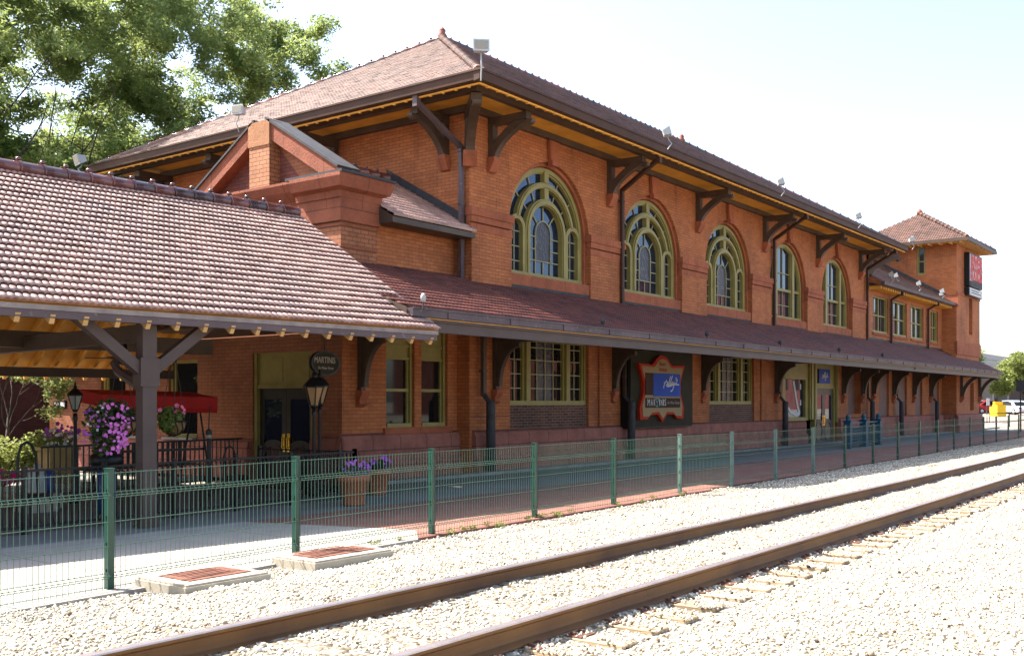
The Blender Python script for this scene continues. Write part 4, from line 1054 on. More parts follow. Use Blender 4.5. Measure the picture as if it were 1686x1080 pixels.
cpost(-5.35, .34, ZC-.1); cpost(-11.2, .34, ZC-.1); cpost(-16.8, .34, ZC-.1)
for x in (-9.8,-16.5): cpost(x, 9.28, 2.4, False)

# ------------------------------------------------------------------ lettering
def text_part(body, tf, x, z, h, width, mat, parent, y=0.0, shear=0.0, name='lettering', thick=.008, align='CENTER', bold=0.0):
    cu = bpy.data.curves.new('lettering', 'FONT'); cu.body = body; cu.size = h; cu.align_x = align; cu.align_y = 'CENTER'; cu.extrude = thick/2; cu.shear = shear; cu.offset = bold; cu.resolution_u = 3
    tmp = bpy.data.objects.new('lettering', cu); COL.objects.link(tmp)
    dg = bpy.context.evaluated_depsgraph_get(); me = bpy.data.meshes.new_from_object(tmp.evaluated_get(dg)); bpy.data.objects.remove(tmp)
    co = np.array([v.co[:] for v in me.vertices]); w = np.ptp(co[:,0])
    sx = width/w if width else 1.0
    off = parent_loc(parent)
    me.name = name
    for v in me.vertices:
        p = tf @ Vector((x+v.co.x*sx, y-v.co.z, z+v.co.y)); v.co = p - off
    me.materials.clear(); me.materials.append(M[mat])
    o = bpy.data.objects.new(name, me); COL.objects.link(o); o.parent = parent
    return o
def stroke(tf, pts, w, mat, parent, y, name='lettering', thick=.008):
    m = MB(tf)
    for line in pts: poly_stroke(m, line, w, y-thick, y)
    return m.build(name, M[mat], parent)

# large wall sign with a shield-shaped board
SG = empty('wall_sign', (28.8, 15.7, 2.1), 'large dark wall sign with red edged shield board advertising the restaurants', 'sign')
S = Matrix.Translation((0, 15.72, 0))
m = MB(S); m.box(26.85,30.9,-.06,.24,1.05,3.62); m.build('backboard', M['sign_dark'], SG)
m = MB(S); m.box(26.80,30.95,-.02,.25,1.0,1.05); m.box(26.80,26.85,-.02,.25,1.05,3.62); m.build('frame', M['black'], SG)
half = [(1.48,2.98),(1.44,2.86),(1.32,2.66),(1.20,2.42),(1.20,2.08),(1.36,1.78),(1.44,1.62),(1.40,1.26),(.95,1.28),(.78,1.40),(.30,1.42),(0,1.18)]
top = [(0,3.26),(.18,3.24),(.36,3.16),(.52,3.02),(.66,2.96),(.9,2.97)]
def shield(s):
    c = 28.66; cz = 2.2
    r = [(c+x*s, cz+(z-cz)*s) for x, z in top+half]; l = [(c-x*s, cz+(z-cz)*s) for x, z in (top+half)[::-1] if x > 0]
    return r+l
m = MB(S); m.prism(shield(1.0), -.16, -.06, 'y'); m.build('shield_edge', M['sign_red'], SG)
m = MB(S); m.prism(shield(.90), -.175, -.16, 'y'); m.build('shield_face', M['sign_tan'], SG)
text_part('River', S, 28.62, 2.99, .20, .42, 'letter_red', SG, -.18); text_part('Station', S, 28.64, 2.82, .17, .50, 'letter_red', SG, -.18)
m = MB(S); m.box(27.53,28.02,-.19,-.175,2.02,2.70); m.build('brown_panel', M['sign_brown'], SG)
m = MB(S); m.box(28.02,29.78,-.19,-.175,1.98,2.70); m.build('blue_panel', M['sign_blue'], SG)
m = MB(S); m.box(27.53,29.78,-.19,-.175,1.63,1.93); m.build('brown_panel', M['sign_brown'], SG)
def tillys(tf, x0, z0, sx, sz, w, parent, y):
    L = [[(0,.02),(.02,.2),(.10,.45),(.19,.62)],[(.02,.42),(.22,.52)],[(.16,.22),(.22,.34),(.27,.52)],[(.16,.22),(.22,.20),(.30,.40)],[(.28,.25),(.36,.55),(.45,.93)],[(.28,.25),(.34,.24),(.42,.45)],[(.40,.28),(.46,.55),(.57,.98)],[(.40,.28),(.46,.26),(.52,.42),(.55,.52)],[(.52,.34),(.56,.32),(.62,.44)],[(.60,.55),(.62,.40),(.70,.38),(.74,.55)],[(.74,.55),(.66,.2),(.58,-.1),(.48,-.22),(.46,-.14)],[(.78,.72),(.82,.86)],[(.80,.58),(.90,.74),(.86,.50),(.80,.38),(.74,.40)],[(.22,.13),(.45,.2),(.70,.33),(1.0,.30)]]
    stroke(tf, [[(x0+a*sx, z0+b*sz) for a, b in l] for l in L], w, 'letter_white', parent, y)
tillys(S, 28.66, 2.23, 1.02, .42, .034, SG, -.191)
for ch, x, w_ in (('M',27.72,.15),('A',27.91,.10),('R',28.07,.10),('I',28.40,.04),('N',28.53,.10),('I',28.65,.04),('S',28.77,.10)):
    text_part(ch, S, x, 1.78, .30, w_, 'letter_white', SG, -.191)
stroke(S, [[(28.13,1.91),(28.24,1.78),(28.35,1.91)],[(28.13,1.91),(28.35,1.91)],[(28.24,1.78),(28.24,1.68)],[(28.17,1.67),(28.31,1.67)]], .024, 'letter_teal', SG, -.191)
text_part('On Water Street', S, 29.3, 1.78, .13, .82, 'letter_grey', SG, -.191, .25)
text_part('FINE FOOD & SPIRITS', S, 28.66, 1.53, .08, 1.3, 'sign_brown', SG, -.176) if False else None

# small blue sign over the door
B = empty('door_sign', (44.4, 16, 2.9), 'small square blue sign with white script above the entrance doors', 'sign')
m = MB(FR); m.box(43.62,44.95,.05,.12,2.62,3.24); m.build('panel', M['sign_blue'], B)
m = MB(FR); m.box(43.56,43.62,.05,.12,2.62,3.24); m.build('frame', M['sign_dark'], B)
tillys(FR, 43.95, 2.82, .75, .30, .05, B, .049)
# tower sign
T = empty('tower_sign', (67, 15.0, 9.4), 'tall black box sign with bright red lettering high on the tower', 'sign')
S2 = Matrix.Translation((0, 14.9, 0))
m = MB(S2); m.box(65.25,68.55,0,.28,8.72,10.72); m.box(65.25,68.55,.02,.28,8.16,8.66); m.build('sign_box', M['black'], T)
m = MB(S2); m.box(65.38,68.50,-.012,0,9.0,10.62); m.box(65.38,68.5,-.012,.02,8.2,8.62); m.build('face', M['letter_white'], T)
m = MB(S2); m.box(65.9,68.5,-.018,-.012,8.78,9.16); m.box(65.38,65.9,-.018,-.012,8.72,9.05); m.build('dark_band', M['leadgrey'], T)
text_part('RIVER', S2, 66.97, 10.16, 1.06, 2.95, 'sign_red_bright', T, -.02, 0, thick=.02, bold=.05)
text_part('STATION', S2, 66.97, 9.42, .98, 2.98, 'sign_red_bright', T, -.02, 0, thick=.02, bold=.05)
text_part('OFFICES  309 676', S2, 66.97, 8.40, .26, 2.5, 'leadgrey', T, -.014) if False else None
m = MB(S2)
for k in range(2): m.box(65.7,68.1-.6*k,-.016,-.012,8.33+k*.14,8.38+k*.14)
m.build('small_print', M['leadgrey'], T)
# oval hanging sign and its twin lanterns
OV = empty('hanging_sign', (13.8, 14.9, 2.55), 'dark oval hanging sign with pale lettering beside the corner lanterns', 'sign')
S3 = Matrix.Translation((0, 14.9, 0))
m = MB(S3); m.prism(ellipse(13.82,2.555,.35,.225,32), -.025, .025, 'y'); m.build('board', M['sign_dark'], OV)
m = MB(S3); m.band(ellipse(13.82,2.555,.37,.245,32), ellipse(13.82,2.555,.335,.212,32), -.035, .035, True); m.build('rim', M['black'], OV)
text_part('MARTINIS', S3, 13.80, 2.61, .17, .54, 'letter_grey', OV, -.03); text_part('On Water Street', S3, 13.82, 2.46, .08, .40, 'letter_grey', OV, -.03, .2)
m = MB(); m.tube([(13.82,14.9,2.79),(13.82,14.9,3.0),(13.75,14.9,3.12),(13.55,14.9,3.2),(13.3,14.9,3.34)], .012, 6); m.build('hook', M['black'], OV)
def lantern(root, x, y, z, s, glass):
    """six-sided tapering lantern on top of a post"""
    m = MB(); m.lathe(x, y, [(.05*s,z-.06*s),(.10*s,z),(.10*s,z+.03*s)], 6, False); m.lathe(x, y, [(.24*s,z+.40*s),(.245*s,z+.43*s),(.11*s,z+.58*s),(.05*s,z+.62*s),(.06*s,z+.66*s),(.02*s,z+.72*s),(.035*s,z+.75*s),(.005,z+.80*s)], 6, False)
    for k in range(6):
        a = 2*PI*k/6; c, s_ = math.cos(a), math.sin(a); m.bar((x+.10*s*c,y+.10*s*s_,z+.03*s), (x+.21*s*c,y+.21*s*s_,z+.40*s), .022*s, .022*s)
    h = m.build('lantern', M['black'], root)
    g = MB(); g.lathe(x, y, [(.092*s,z+.03*s),(.20*s,z+.40*s)], 6, False); g.build('lamp_glass', M[glass], h)
def lamp_post(x, y, zl, s, label, glass, group=None):
    r = empty('lamp_post', (x, y, 0), label, 'street lamp', group)
    m = MB(); m.lathe(x, y, [(.10,.03),(.10,.12),(.05,.2),(.035,.3),(.03,zl-.2),(.045,zl-.14),(.03,zl-.05)], 10); m.build('pole', M['black'], r)
    lantern(r, x, y, zl, s, glass)
lamp_post(13.18, 14.5, 1.72, .88, 'left one of the twin black lanterns at the patio corner', 'amber', 'twin lanterns at the patio corner')
lamp_post(13.55, 14.75, 1.76, .84, 'right one of the twin black lanterns at the patio corner, half hidden', 'amber', 'twin lanterns at the patio corner')
lamp_post(9.88, 17.0, 1.66, .62, 'black lantern post standing alone on the patio near the planters', 'frost')
r = empty('bollard_light', (12.1, 16.2, 0), 'short grey bollard light beside the double door', 'lamp'); m = MB(); m.lathe(12.1,16.2,[(.05,.03),(.04,.1),(.04,1.15),(.06,1.2),(.06,1.25),(.02,1.3)],10); m.build('pole', M['leadgrey'], r); m = MB(); m.lathe(12.1,16.2,[(.05,1.12),(.055,1.19)],10); m.build('lens', M['lens'], r)

# ------------------------------------------------------------------ floodlights along the eaves
def floodlight(loc, face, tilt, label, s=1.0, arm=.5, group='floodlights on the eaves'):
    r = empty('floodlight', loc, label, 'floodlight', group)
    f = Vector((face[0], face[1], 0)).normalized(); R = Matrix.Translation(loc) @ Matrix.Rotation(math.atan2(f.y, f.x)+PI/2, 4, 'Z')
    m = MB(R); m.tube([(0,0,-arm),(0,-.12,-arm*.55),(0,-.03,-.1),(0,0,0)], .022*s, 6); m.build('arm', M['tank'], r)
    H = R @ Matrix.Rotation(tilt, 4, 'X')
    m = MB(H); w, d, h = .24*s, .14*s, .17*s
    m.add([(-w,-d,0),(w,-d,0),(w*.8,d,.05*s),(-w*.8,d,.05*s),(-w,-d,h*2),(w,-d,h*2),(w*.8,d,h*1.6),(-w*.8,d,h*1.6)], [(0,3,2,1),(4,5,6,7),(0,1,5,4),(1,2,6,5),(2,3,7,6),(3,0,4,7)]); m.box(-w*1.05,w*1.05,-d-.02,-d,-.01,h*2+.015)
    o = m.build('housing', M['white'], r)
    m = MB(H); m.box(-w*.86,w*.86,-d-.028,-d-.021,.05*s,h*1.85); m.build('lens', M['lens'], o)
floodlight((17.75,14.15,9.50), (-1,-1), -.1, 'white floodlight above the near roof corner of the station', .72, .62)
floodlight((17.62,22.3,9.45), (-1,-.3), -.1, 'white floodlight on the side eave facing the canopy', .70, .45)
floodlight((17.6,29.9,9.2), (-1,.2), .3, 'pale floodlight at the far back corner of the side eave', .85, .3)
for x, lab in ((26.3,'white floodlight on the long eave above the first downpipe'),(34.65,'white floodlight on the long eave above the third arched window'),(42.9,'white floodlight on the long eave between the fourth and fifth arched windows'),(50.6,'white floodlight at the far right corner of the long eave')):
    floodlight((x,14.12,9.42), (.6,-1), -.3, lab, .68, .38)
for x, y, z, lab in ((50.7,15.1,7.85,'small white floodlight on the wing gutter next to the main block'),(55.4,15.1,7.85,'small white floodlight on the wing gutter above the second sash window'),(60.0,15.1,7.85,'small white floodlight on the wing gutter above the last sash windows'),(55.9,16.4,8.4,'small white floodlight up on the wing tiles'),(62.6,15.8,7.95,'small round white lamp at the tower end of the wing roof')):
    floodlight((x,y,z), (.3,-1), -.3, lab, .66, .28, 'floodlights on the wing roof')
def gutter_lamp(x, y, z, label, mat, k):
    r = empty('gutter_lamp', (x,y,z), label, 'lamp', 'small lamps along the long gutter')
    m = MB(); m.tube([(x,y,z-.12),(x,y,z)], .014, 6); m.build('stem', M['leadgrey'], r)
    m = MB(); m.lathe(x, y, [(.02,z),(.055*k,z+.03),(.065*k,z+.09),(.045*k,z+.14),(.01,z+.16)], 10); m.build('lamp_head', M[mat], r)
gutter_lamp(13.72,12.25,3.58,'small pale lamp at the near end of the long gutter','tank',.8)
for x in (20.2,25.9,31.5,37.5,43.2): gutter_lamp(x, 12.3+(x-13.5)*.0312, 3.56+(x-13.5)*.004, 'small dark lamp standing on the long lower gutter', 'leadgrey', 1)

# ------------------------------------------------------------------ railings
def railing(name, pts, h, sp, mat, label, cat='railing', finial=False, group=None):
    r = empty(name, (*pts[0], 0), label, cat, group)
    m = MB(); b = MB()
    for (x0,y0),(x1,y1) in zip(pts[:-1], pts[1:]):
        L = math.hypot(x1-x0,y1-y0); n = max(1,int(L/sp))
        m.bar((x0,y0,h),(x1,y1,h),.045,.03); m.bar((x0,y0,.13),(x1,y1,.13),.03,.03)
        for k in range(n+1):
            t_ = k/n; x, y = x0+(x1-x0)*t_, y0+(y1-y0)*t_
            if k % 12 == 0 or k == n: m.box(x-.03,x+.03,y-.03,y+.03,.03,h+.06)
            else: b.box(x-.009,x+.009,y-.009,y+.009,.13,h)
    m.build('rails', M[mat], r); b.build('balusters', M[mat], r)
    return r
railing('iron_railing', [(3.5,13.3),(13.5,13.75),(13.3,16.2)], .88, .10, 'black', 'black iron railing enclosing the patio under the canopy')
m_ = empty('iron_railing', (9.5,19.0,0), 'low black iron railing at the back of the patio in front of the lit wall', 'railing')
a = MB(); b = MB()
for z in (1.0,.15): a.bar((9.6,17.6,z),(14.6,18.4,z),.05,.035)
for k in range(40): x = 9.6+k*.125; y = 17.6+k*.02; b.box(x-.01,x+.01,y-.01,y+.01,.15,1.0)
a.build('rails', M['black'], m_); b.build('balusters', M['black'], m_)
# blue ironwork in front of the entrance
bl = empty('blue_railing', (41.2,13.35,0), 'blue iron railing with three ball topped posts by the entrance', 'railing')
for x, y in ((38.9,13.2),(41.2,13.35),(43.5,13.5)):
    m = MB(); m.box(x-.13,x+.13,y-.13,y+.13,.03,1.05); m.box(x-.17,x+.17,y-.17,y+.17,1.05,1.10); m.lathe(x,y,[(.12,1.10),(.06,1.15),(.09,1.21),(.09,1.27),(.03,1.33)],10); m.build('post', M['blue'], bl)
for (x0,y0),(x1,y1) in (((39.03,13.21),(41.07,13.34)),((41.33,13.36),(43.37,13.49))):
    m = MB(); m.bar((x0,y0,1.0),(x1,y1,1.0),.05,.05)
    m.bar((x0,y0,.82),(x1,y1,.82),.03,.03); m.bar((x0,y0,.15),(x1,y1,.15),.03,.03)
    for k in range(20):
        t_ = (k+.5)/20; x, y = x0+(x1-x0)*t_, y0+(y1-y0)*t_; m.box(x-.012,x+.012,y-.012,y+.012,.15,.82)
    for k in range(1,6): m.bar((x0,y0,.15+k*.11),(x1,y1,.15+k*.11),.012,.02)
    m.build('infill_panel', M['blue'], bl)

# ------------------------------------------------------------------ leaves and flowers
def leaf_cloud(name, centres, radii, n, ls, mat, parent=None, asp=.4, droop=0.0, tintbias=0.0):
    """many small leaf faces spread through the given ellipsoids"""
    centres = np.array(centres, dtype=float); radii = np.array(radii, dtype=float)
    k = rng.integers(0, len(centres), n)
    d = rng.normal(size=(n,3)); d /= np.linalg.norm(d,axis=1)[:,None]; d *= (rng.random(n)**.45)[:,None]
    p = centres[k] + d*radii[k]
    a = rng.normal(size=(n,3)); a[:,2] = a[:,2]*.6 - droop; a /= np.linalg.norm(a,axis=1)[:,None]
    b = np.cross(a, rng.normal(size=(n,3))); b /= np.linalg.norm(b,axis=1)[:,None]
    s = ls*rng.uniform(.6,1.3,n)[:,None]
    c = np.cross(a, b)*.18
    v = np.stack([p-a*s*.5, p+b*s*asp*.5+c*s*.3, p+a*s*.5, p-b*s*asp*.5+c*s*.3],1).reshape(-1,3)
    f = np.arange(4*n).reshape(n,4)
    tint = np.repeat(np.clip(rng.normal(.45+tintbias,.22,n),0,1),4)
    if parent is not None: v = v - np.array(parent_loc(parent))
    o = np_mesh(name, v, f, M[mat], tint)
    if parent is not None: o.parent = parent
    return o
def blossoms(name, pts, r, mat, parent, back=None):
    """little five-petalled flowers facing outwards"""
    V = []; F = []; T = []
    for p in pts:
        nrm = Vector((random.gauss(-.25,.5), random.gauss(-.9,.4), random.gauss(.3,.4))).normalized(); s = nrm.orthogonal().normalized(); t_ = nrm.cross(s); p = Vector(p); o = len(V); rr = r*random.uniform(.75,1.2)
        V.append(p - nrm*rr*.35)
        for k in range(10):
            a = 2*PI*k/10; q = rr*(1.0 if k % 2 == 0 else .72); V.append(p+(s*math.cos(a)+t_*math.sin(a))*q)
        F += [(o, o+1+k, o+1+(k+1)%10) for k in range(10)]; T += [random.random()]*11
    off = np.array(parent_loc(parent)); o = np_mesh(name, np.array([v[:] for v in V])-off, np.array(F), M[mat], T); o.parent = parent
    return o
def rnd_in(c, r, n, front=True):
    out = []
    for _ in range(n):
        d = Vector((random.gauss(0,1),random.gauss(0,1),random.gauss(0,1))).normalized()
        if front and d.y > .3: d.y = -d.y
        q = random.uniform(.75,1.05); out.append((c[0]+d.x*r[0]*q, c[1]+d.y*r[1]*q, c[2]+d.z*r[2]*q))
    return out
def hanging_basket(x, y, z, R, label, fl, mats, trail, hang):
    r = empty('hanging_basket', (x,y,z), label, 'flower basket', 'hanging flower baskets')
    m = MB(); n = 12
    m.lathe(x, y, [(.02,z-R*1.1),(R*.45,z-R*.95),(R*.8,z-R*.55),(R,z),(R*.9,z-.01)], 14); m.build('coir_liner', M['coir'], r)
    m = MB()
    for k in range(n):
        a = 2*PI*k/n; c, s = math.cos(a), math.sin(a); m.tube([(x+R*1.02*c,y+R*1.02*s,z),(x+R*.83*math.cos(a+.3),y+R*.83*math.sin(a+.3),z-R*.55),(x+R*.47*math.cos(a+.6),y+R*.47*math.sin(a+.6),z-R*.96),(x,y,z-R*1.12)], .008, 5)
    m.tube([(x+R*1.02*math.cos(t_),y+R*1.02*math.sin(t_),z) for t_ in np.linspace(0,2*PI,20)], .01, 5)
    for k in range(3): a = 2*PI*k/3; m.tube([(x+R*math.cos(a),y+R*math.sin(a),z),(x,y,hang)], .006, 5)
    m.build('wire_frame', M['black'], r)
    cs, rs = trail
    leaf_cloud('foliage', cs, rs, 1500, .085, mats, r, .55, .3)
    for c, rr, cnt, mt, sz in fl: blossoms('flowers', rnd_in(c, rr, cnt), sz, mt, r)
hanging_basket(8.85,13.95,1.52,.24,'hanging basket spilling pink petunias to the left of the canopy post',
    [((8.62,13.85,1.55),(.30,.28,.24),75,'fl_pink',.030),((8.60,13.8,1.25),(.22,.2,.22),46,'fl_pink',.031),((8.45,13.9,1.55),(.2,.2,.3),10,'fl_white',.022),((8.35,13.9,1.45),(.2,.2,.3),20,'fl_purple',.028)],'leaf_dark',
    ([(8.7,13.95,1.66),(8.45,13.9,1.5),(8.5,13.88,1.25),(8.85,13.95,1.62)],[(.30,.26,.2),(.22,.22,.32),(.2,.18,.24),(.24,.22,.14)]), 2.7)
hanging_basket(9.72,13.9,1.50,.21,'hanging basket with a few rose flowers to the right of the canopy post',
    [((9.66,13.85,1.68),(.2,.2,.1),9,'fl_rose',.04)],'leaf_light',([(9.65,13.88,1.58),(9.58,13.85,1.45)],[(.2,.2,.14),(.13,.13,.12)]), 2.7)
def pot(x, y, h, R, label):
    r = empty('flower_pot', (x,y,0), label, 'flower pot', 'terracotta pots by the railing')
    m = MB(); m.lathe(x,y,[(R*.62,.035),(R*.64,.06),(R*.86,h*.78),(R*.98,h*.80),(R,h),(R*.88,h),(R*.85,h-.06)],22); m.build('pot', M['terracotta'], r)
    leaf_cloud('foliage', [(x,y,h+.06)], [(R*.95,R*.95,.12)], 500, .07, 'leaf_dark', r, .6)
    blossoms('flowers', rnd_in((x+R*.1,y,h+.12),(R*1.0,R*.9,.13),44), .034, 'fl_purple', r)
pot(12.5,12.75,.56,.285,'terracotta pot with purple flowers, nearer to the fence'); pot(14.25,13.9,.52,.27,'terracotta pot with purple flowers, standing farther back by the wall')
wc = [(x, float(fence_y(x))-.1+random.uniform(-.12,.06), .05) for x in [random.uniform(9,19) for _ in range(16)]+[12.9,13.3,15.2]]
tag(leaf_cloud('weeds', wc, [(.10,.06,.05)]*len(wc), 700, .06, 'leaf_light', None, .25), 'thin weeds and dry grass at the foot of the green fence', 'weeds', kind='stuff')
# garden swing with red canopy
sw = empty('garden_swing', (12.1,18,0), 'garden swing with a dark red fabric canopy on a black frame', 'swing')
m = MB(); y0, y1 = 17.55, 18.5
m.add([(10.75,y0,1.70),(13.55,y0+.3,1.66),(13.55,y1+.3,1.78),(10.75,y1,1.82),(10.75,y0,1.94),(13.55,y0+.3,1.90),(13.55,y1+.3,2.02),(10.75,y1,2.05),(10.8,y0-.05,1.62),(13.5,y0+.25,1.58)], [(4,5,6,7),(0,1,5,4),(1,2,6,5),(2,3,7,6),(3,0,4,7),(8,9,1,0)]); m.build('canopy', M['redcloth'], sw)
m = MB()
for x in (11.2,13.2):
    m.tube([(x,17.6,.03),(x,18.0,1.75)],.022,6); m.tube([(x,18.7,.03),(x,18.2,1.75)],.022,6); m.tube([(x,17.65,1.72),(x,17.7,.84)],.012,5)
m.bar((11.2,17.7,.86),(13.2,17.85,.84),.05,.05); m.build('frame', M['black'], sw)
m = MB()
for k in range(6): m.box(11.3,13.1,17.75+k*.09,17.81+k*.09,.52,.545)
for k in range(14): m.box(11.35+k*.13,11.40+k*.13,18.3,18.32,.55,.98)
m.build('seat', M['black'], sw)
# patio furniture: bent-wire chairs, a covered grill on a blue stand, planters
def arch_chair(x, y, h, label):
    r = empty('iron_chair', (x,y,0), label, 'chair', 'black iron patio chairs')
    m = MB(); w = .17
    m.tube([(x-w,y,.03),(x-w*.9,y,.5),(x-w*.8,y+.02,h-.22),(x-w*.45,y+.03,h-.04),(x,y+.03,h),(x+w*.45,y+.03,h-.04),(x+w*.8,y+.02,h-.22),(x+w*.9,y,.5),(x+w,y,.03)], .020, 8); m.build('back_frame', M['black'], r)
    m = MB(); m.lathe(x, y-.2, [(.2,.43),(.22,.45),(.22,.47),(.2,.48)], 16); m.build('seat', M['black'], r)
    for s in (-1,1): m = MB(); m.tube([(x+s*.15,y-.34,.44),(x+s*.18,y-.40,.03)], .014, 6); m.build('leg', M['black'], r)
arch_chair(7.75,14.6,1.22,'black iron chair with a tall looped back at the left edge of the patio')
arch_chair(11.9,15.3,1.0,'black iron chair with a rounded back under the swing')
r = empty('covered_grill', (9.25,15.0,0), 'black covered grill standing on a blue stand behind the railing', 'grill')
m = MB(); m.lathe(9.25,15.0,[(.06,.72),(.20,.75),(.26,.83),(.25,.95),(.15,1.03),(.05,1.05)],18); m.build('cover', M['black'], r)
m = MB(); m.lathe(9.25,15.0,[(.15,.03),(.16,.4),(.15,.72)],16); m.build('stand', M['plastic_blue'], r)
r = empty('gas_bottle', (8.75,16.2,0), 'pale gas bottle standing in the sun beside the grill', 'gas bottle'); m = MB(); m.lathe(8.75,16.2,[(.13,.25),(.15,.3),(.15,.62),(.1,.72),(.05,.74),(.05,.8)],16); m.build('bottle', M['tank'], r); m = MB(); m.box(8.5,9.0,15.95,16.45,.03,.25); m.build('base', M['concrete'], r)
r = empty('water_keg', (9.1,16.6,0), 'blue plastic keg in the sun behind the railing', 'keg'); m = MB(); m.lathe(9.1,16.6,[(.15,.28),(.16,.32),(.16,.62),(.12,.66)],16); m.build('keg', M['plastic_blue'], r); m = MB(); m.box(8.9,9.3,16.4,16.8,.03,.28); m.build('base', M['concrete'], r)
w_ = MB(); w_.prism([(6.0,20.5),(14.5,19.6),(14.55,19.85),(6.05,20.75)], .0, .13, 'z'); tag(w_.build('sun_patch_strip', M['concrete']), 'low pale strip standing in for sunlit ground behind the patio', 'kerb')  # made-up pale strip in place of a sun patch on the ground
r = empty('planter_box', (11.6,20.6,0), 'yellowish planter box of white and purple flowers', 'planter'); m = MB(); m.box(11.25,11.85,20.3,20.8,0,.80); m.box(11.2,11.9,20.25,20.85,.80,.86); m.build('box', M['sandbox'], r)
leaf_cloud('foliage', [(11.5,20.5,1.0)], [(.42,.35,.22)], 900, .08, 'leaf_light', r, .6, 0, .2); blossoms('flowers', rnd_in((11.5,20.45,1.05),(.42,.35,.2),60), .04, 'fl_white', r); blossoms('flowers', rnd_in((11.5,20.4,1.2),(.4,.35,.16),26), .045, 'fl_purple', r)
r = empty('flower_bush', (10.75,21.3,0), 'pale yellow green bush behind the magenta flowers', 'bush')
leaf_cloud('foliage', [(10.85,21.6,.6),(11.55,21.3,.75),(10.15,21.8,.55),(9.35,22.0,.6)], [(.7,.5,.5),(.5,.45,.45),(.6,.5,.45),(.6,.5,.5)], 6500, .11, 'leaf_light', r, .45, 0, .25); m = MB(); [m.tube([(10.75,21.3,0),(10.35+k*.35,21.3,.7)],.02,5) for k in range(4)]; m.build('stem', M['bark'], r)
r = empty('flower_bed', (10.35,20.6,0), 'row of magenta flowers in front of the pale bush', 'flowers')
leaf_cloud('foliage', [(9.35,20.9,.22),(10.25,20.7,.22),(11.15,20.6,.22)], [(.5,.25,.14)]*3, 1800, .08, 'leaf_light', r, .5); blossoms('flowers', sum([rnd_in((x,20.6,.28),(.5,.25,.14),60) for x in (9.35,10.25,11.05)], []), .055, 'fl_magenta', r)
# small plaque and ceiling fan
r = empty('house_number', (15.68,27.7,1.75), 'small black and white number plaque on the side wall', 'plaque'); m = MB(west(15.70)); m.box(-28.1,-27.45,-.03,0,1.62,1.84); m.build('plate', M['black'], r); m = MB(west(15.67)); m.box(-28.05,-27.82,-.008,0,1.66,1.80); m.box(-27.72,-27.5,-.008,0,1.66,1.80); m.build('panel', M['letter_white'], r)
r = empty('ceiling_fan', (9.9,15.5,2.5), 'black ceiling fan hanging under the canopy', 'fan'); m = MB(); m.lathe(9.9,15.5,[(.05,2.42),(.15,2.45),(.15,2.55),(.04,2.6),(.02,2.9)],12); m.build('motor', M['black'], r)
for k in range(5): a = 2*PI*k/5; m = MB(); m.bar((9.9+.12*math.cos(a),15.5+.12*math.sin(a),2.53),(9.9+.62*math.cos(a),15.5+.62*math.sin(a),2.53),.13,.012); m.build('blade', M['black'], r)
# ------------------------------------------------------------------ trees
def grow(base, H, r0, seed, lean=(0,0), fork=.35, spread=1.0, nl=4):
    """skeleton of a tree: list of limbs (point list, radii) and twig tips"""
    R = random.Random(seed); limbs = []; tips = []
    def limb(p, d, L, r, lvl):
        pts = [p.copy()]; rad = [r]; n = 5
        for i in range(n):
            d = (d + Vector((R.gauss(0,.10),R.gauss(0,.10),R.gauss(.04,.07)))*(1+.35*lvl)).normalized()
            p = p + d*(L/n); pts.append(p.copy()); rad.append(r*(1-.55*(i+1)/n))
        limbs.append((pts, rad))
        if lvl >= nl:
            tips.append((pts[-1].copy(), d.copy())); tips.append((pts[3].copy(), d.copy())); return
        k = R.choice((2,3,3)) if lvl else 5
        for j in range(k):
            q = pts[-1] if j < 2 else pts[R.choice((3,4))]
            ang = R.uniform(.30,.75)*spread*(.75 if lvl == 0 else 1); az = 2*PI*(j/k)+R.uniform(-.6,.6)
            s = d.orthogonal().normalized(); t_ = d.cross(s)
            nd = (d*math.cos(ang) + (s*math.cos(az)+t_*math.sin(az))*math.sin(ang)).normalized()
            if lvl >= 2: nd = (nd + Vector((0,0,-.12))).normalized()
            limb(q, nd, L*R.uniform(.62,.86), rad[-1]*R.uniform(.62,.85), lvl+1)
    limb(Vector(base), Vector((lean[0],lean[1],1)).normalized(), H*fork, r0, 0)
    return limbs, tips
def tree(name, base, H, r0, seed, label, n_leaf, leaf, mat, clump, lean=(0,0), fork=.32, spread=1.0, nl=4, cat='tree', group=None, asp=.35):
    root = empty(name, base, label, cat, group)
    limbs, tips = grow(base, H, r0, seed, lean, fork, spread, nl)
    m = MB()
    for pts, rad in limbs:
        m.tube(pts, rad, 7 if rad[0] > .08 else 4)
    m.build('trunk', M['bark'], root)
    c = np.array([t_[0][:] for t_ in tips]); n = len(c)
    rr = rng.uniform(.6,1.15,(n,1))*np.array([1,1,.62])*clump
    leaf_cloud('crown', c, rr, n_leaf, leaf, mat, root, asp, .25)
    return root
tree('locust_tree', (25.9,40,0), 20.5, .42, 25, 'tall locust tree whose forked trunk rises behind the low end of the hip roof', 115000, .22, 'leaf', .66, (0,0), .42, .95, 6)
tree('locust_tree', (20.6,39,0), 22, .38, 36, 'tall locust tree at the left edge of the picture', 110000, .22, 'leaf', .66, (0,0), .36, 1.05, 6)
tree('locust_tree', (30.5,44,0), 13.0, .30, 33, 'locust tree farther right whose branches reach toward the roof peak', 75000, .26, 'leaf', .9, (0,0), .40, .95, 5)
tree('locust_tree', (22.6,46.5,0), 19, .34, 44, 'lower locust tree in the background at far left', 90000, .28, 'leaf', 1.0, (0,0), .34, 1.05, 5)
tree('locust_tree', (33.0,56,0), 18, .34, 55, 'distant locust tree seen through gaps between the nearer crowns', 80000, .32, 'leaf', 1.1, (0,0), .34, 1.1, 5)
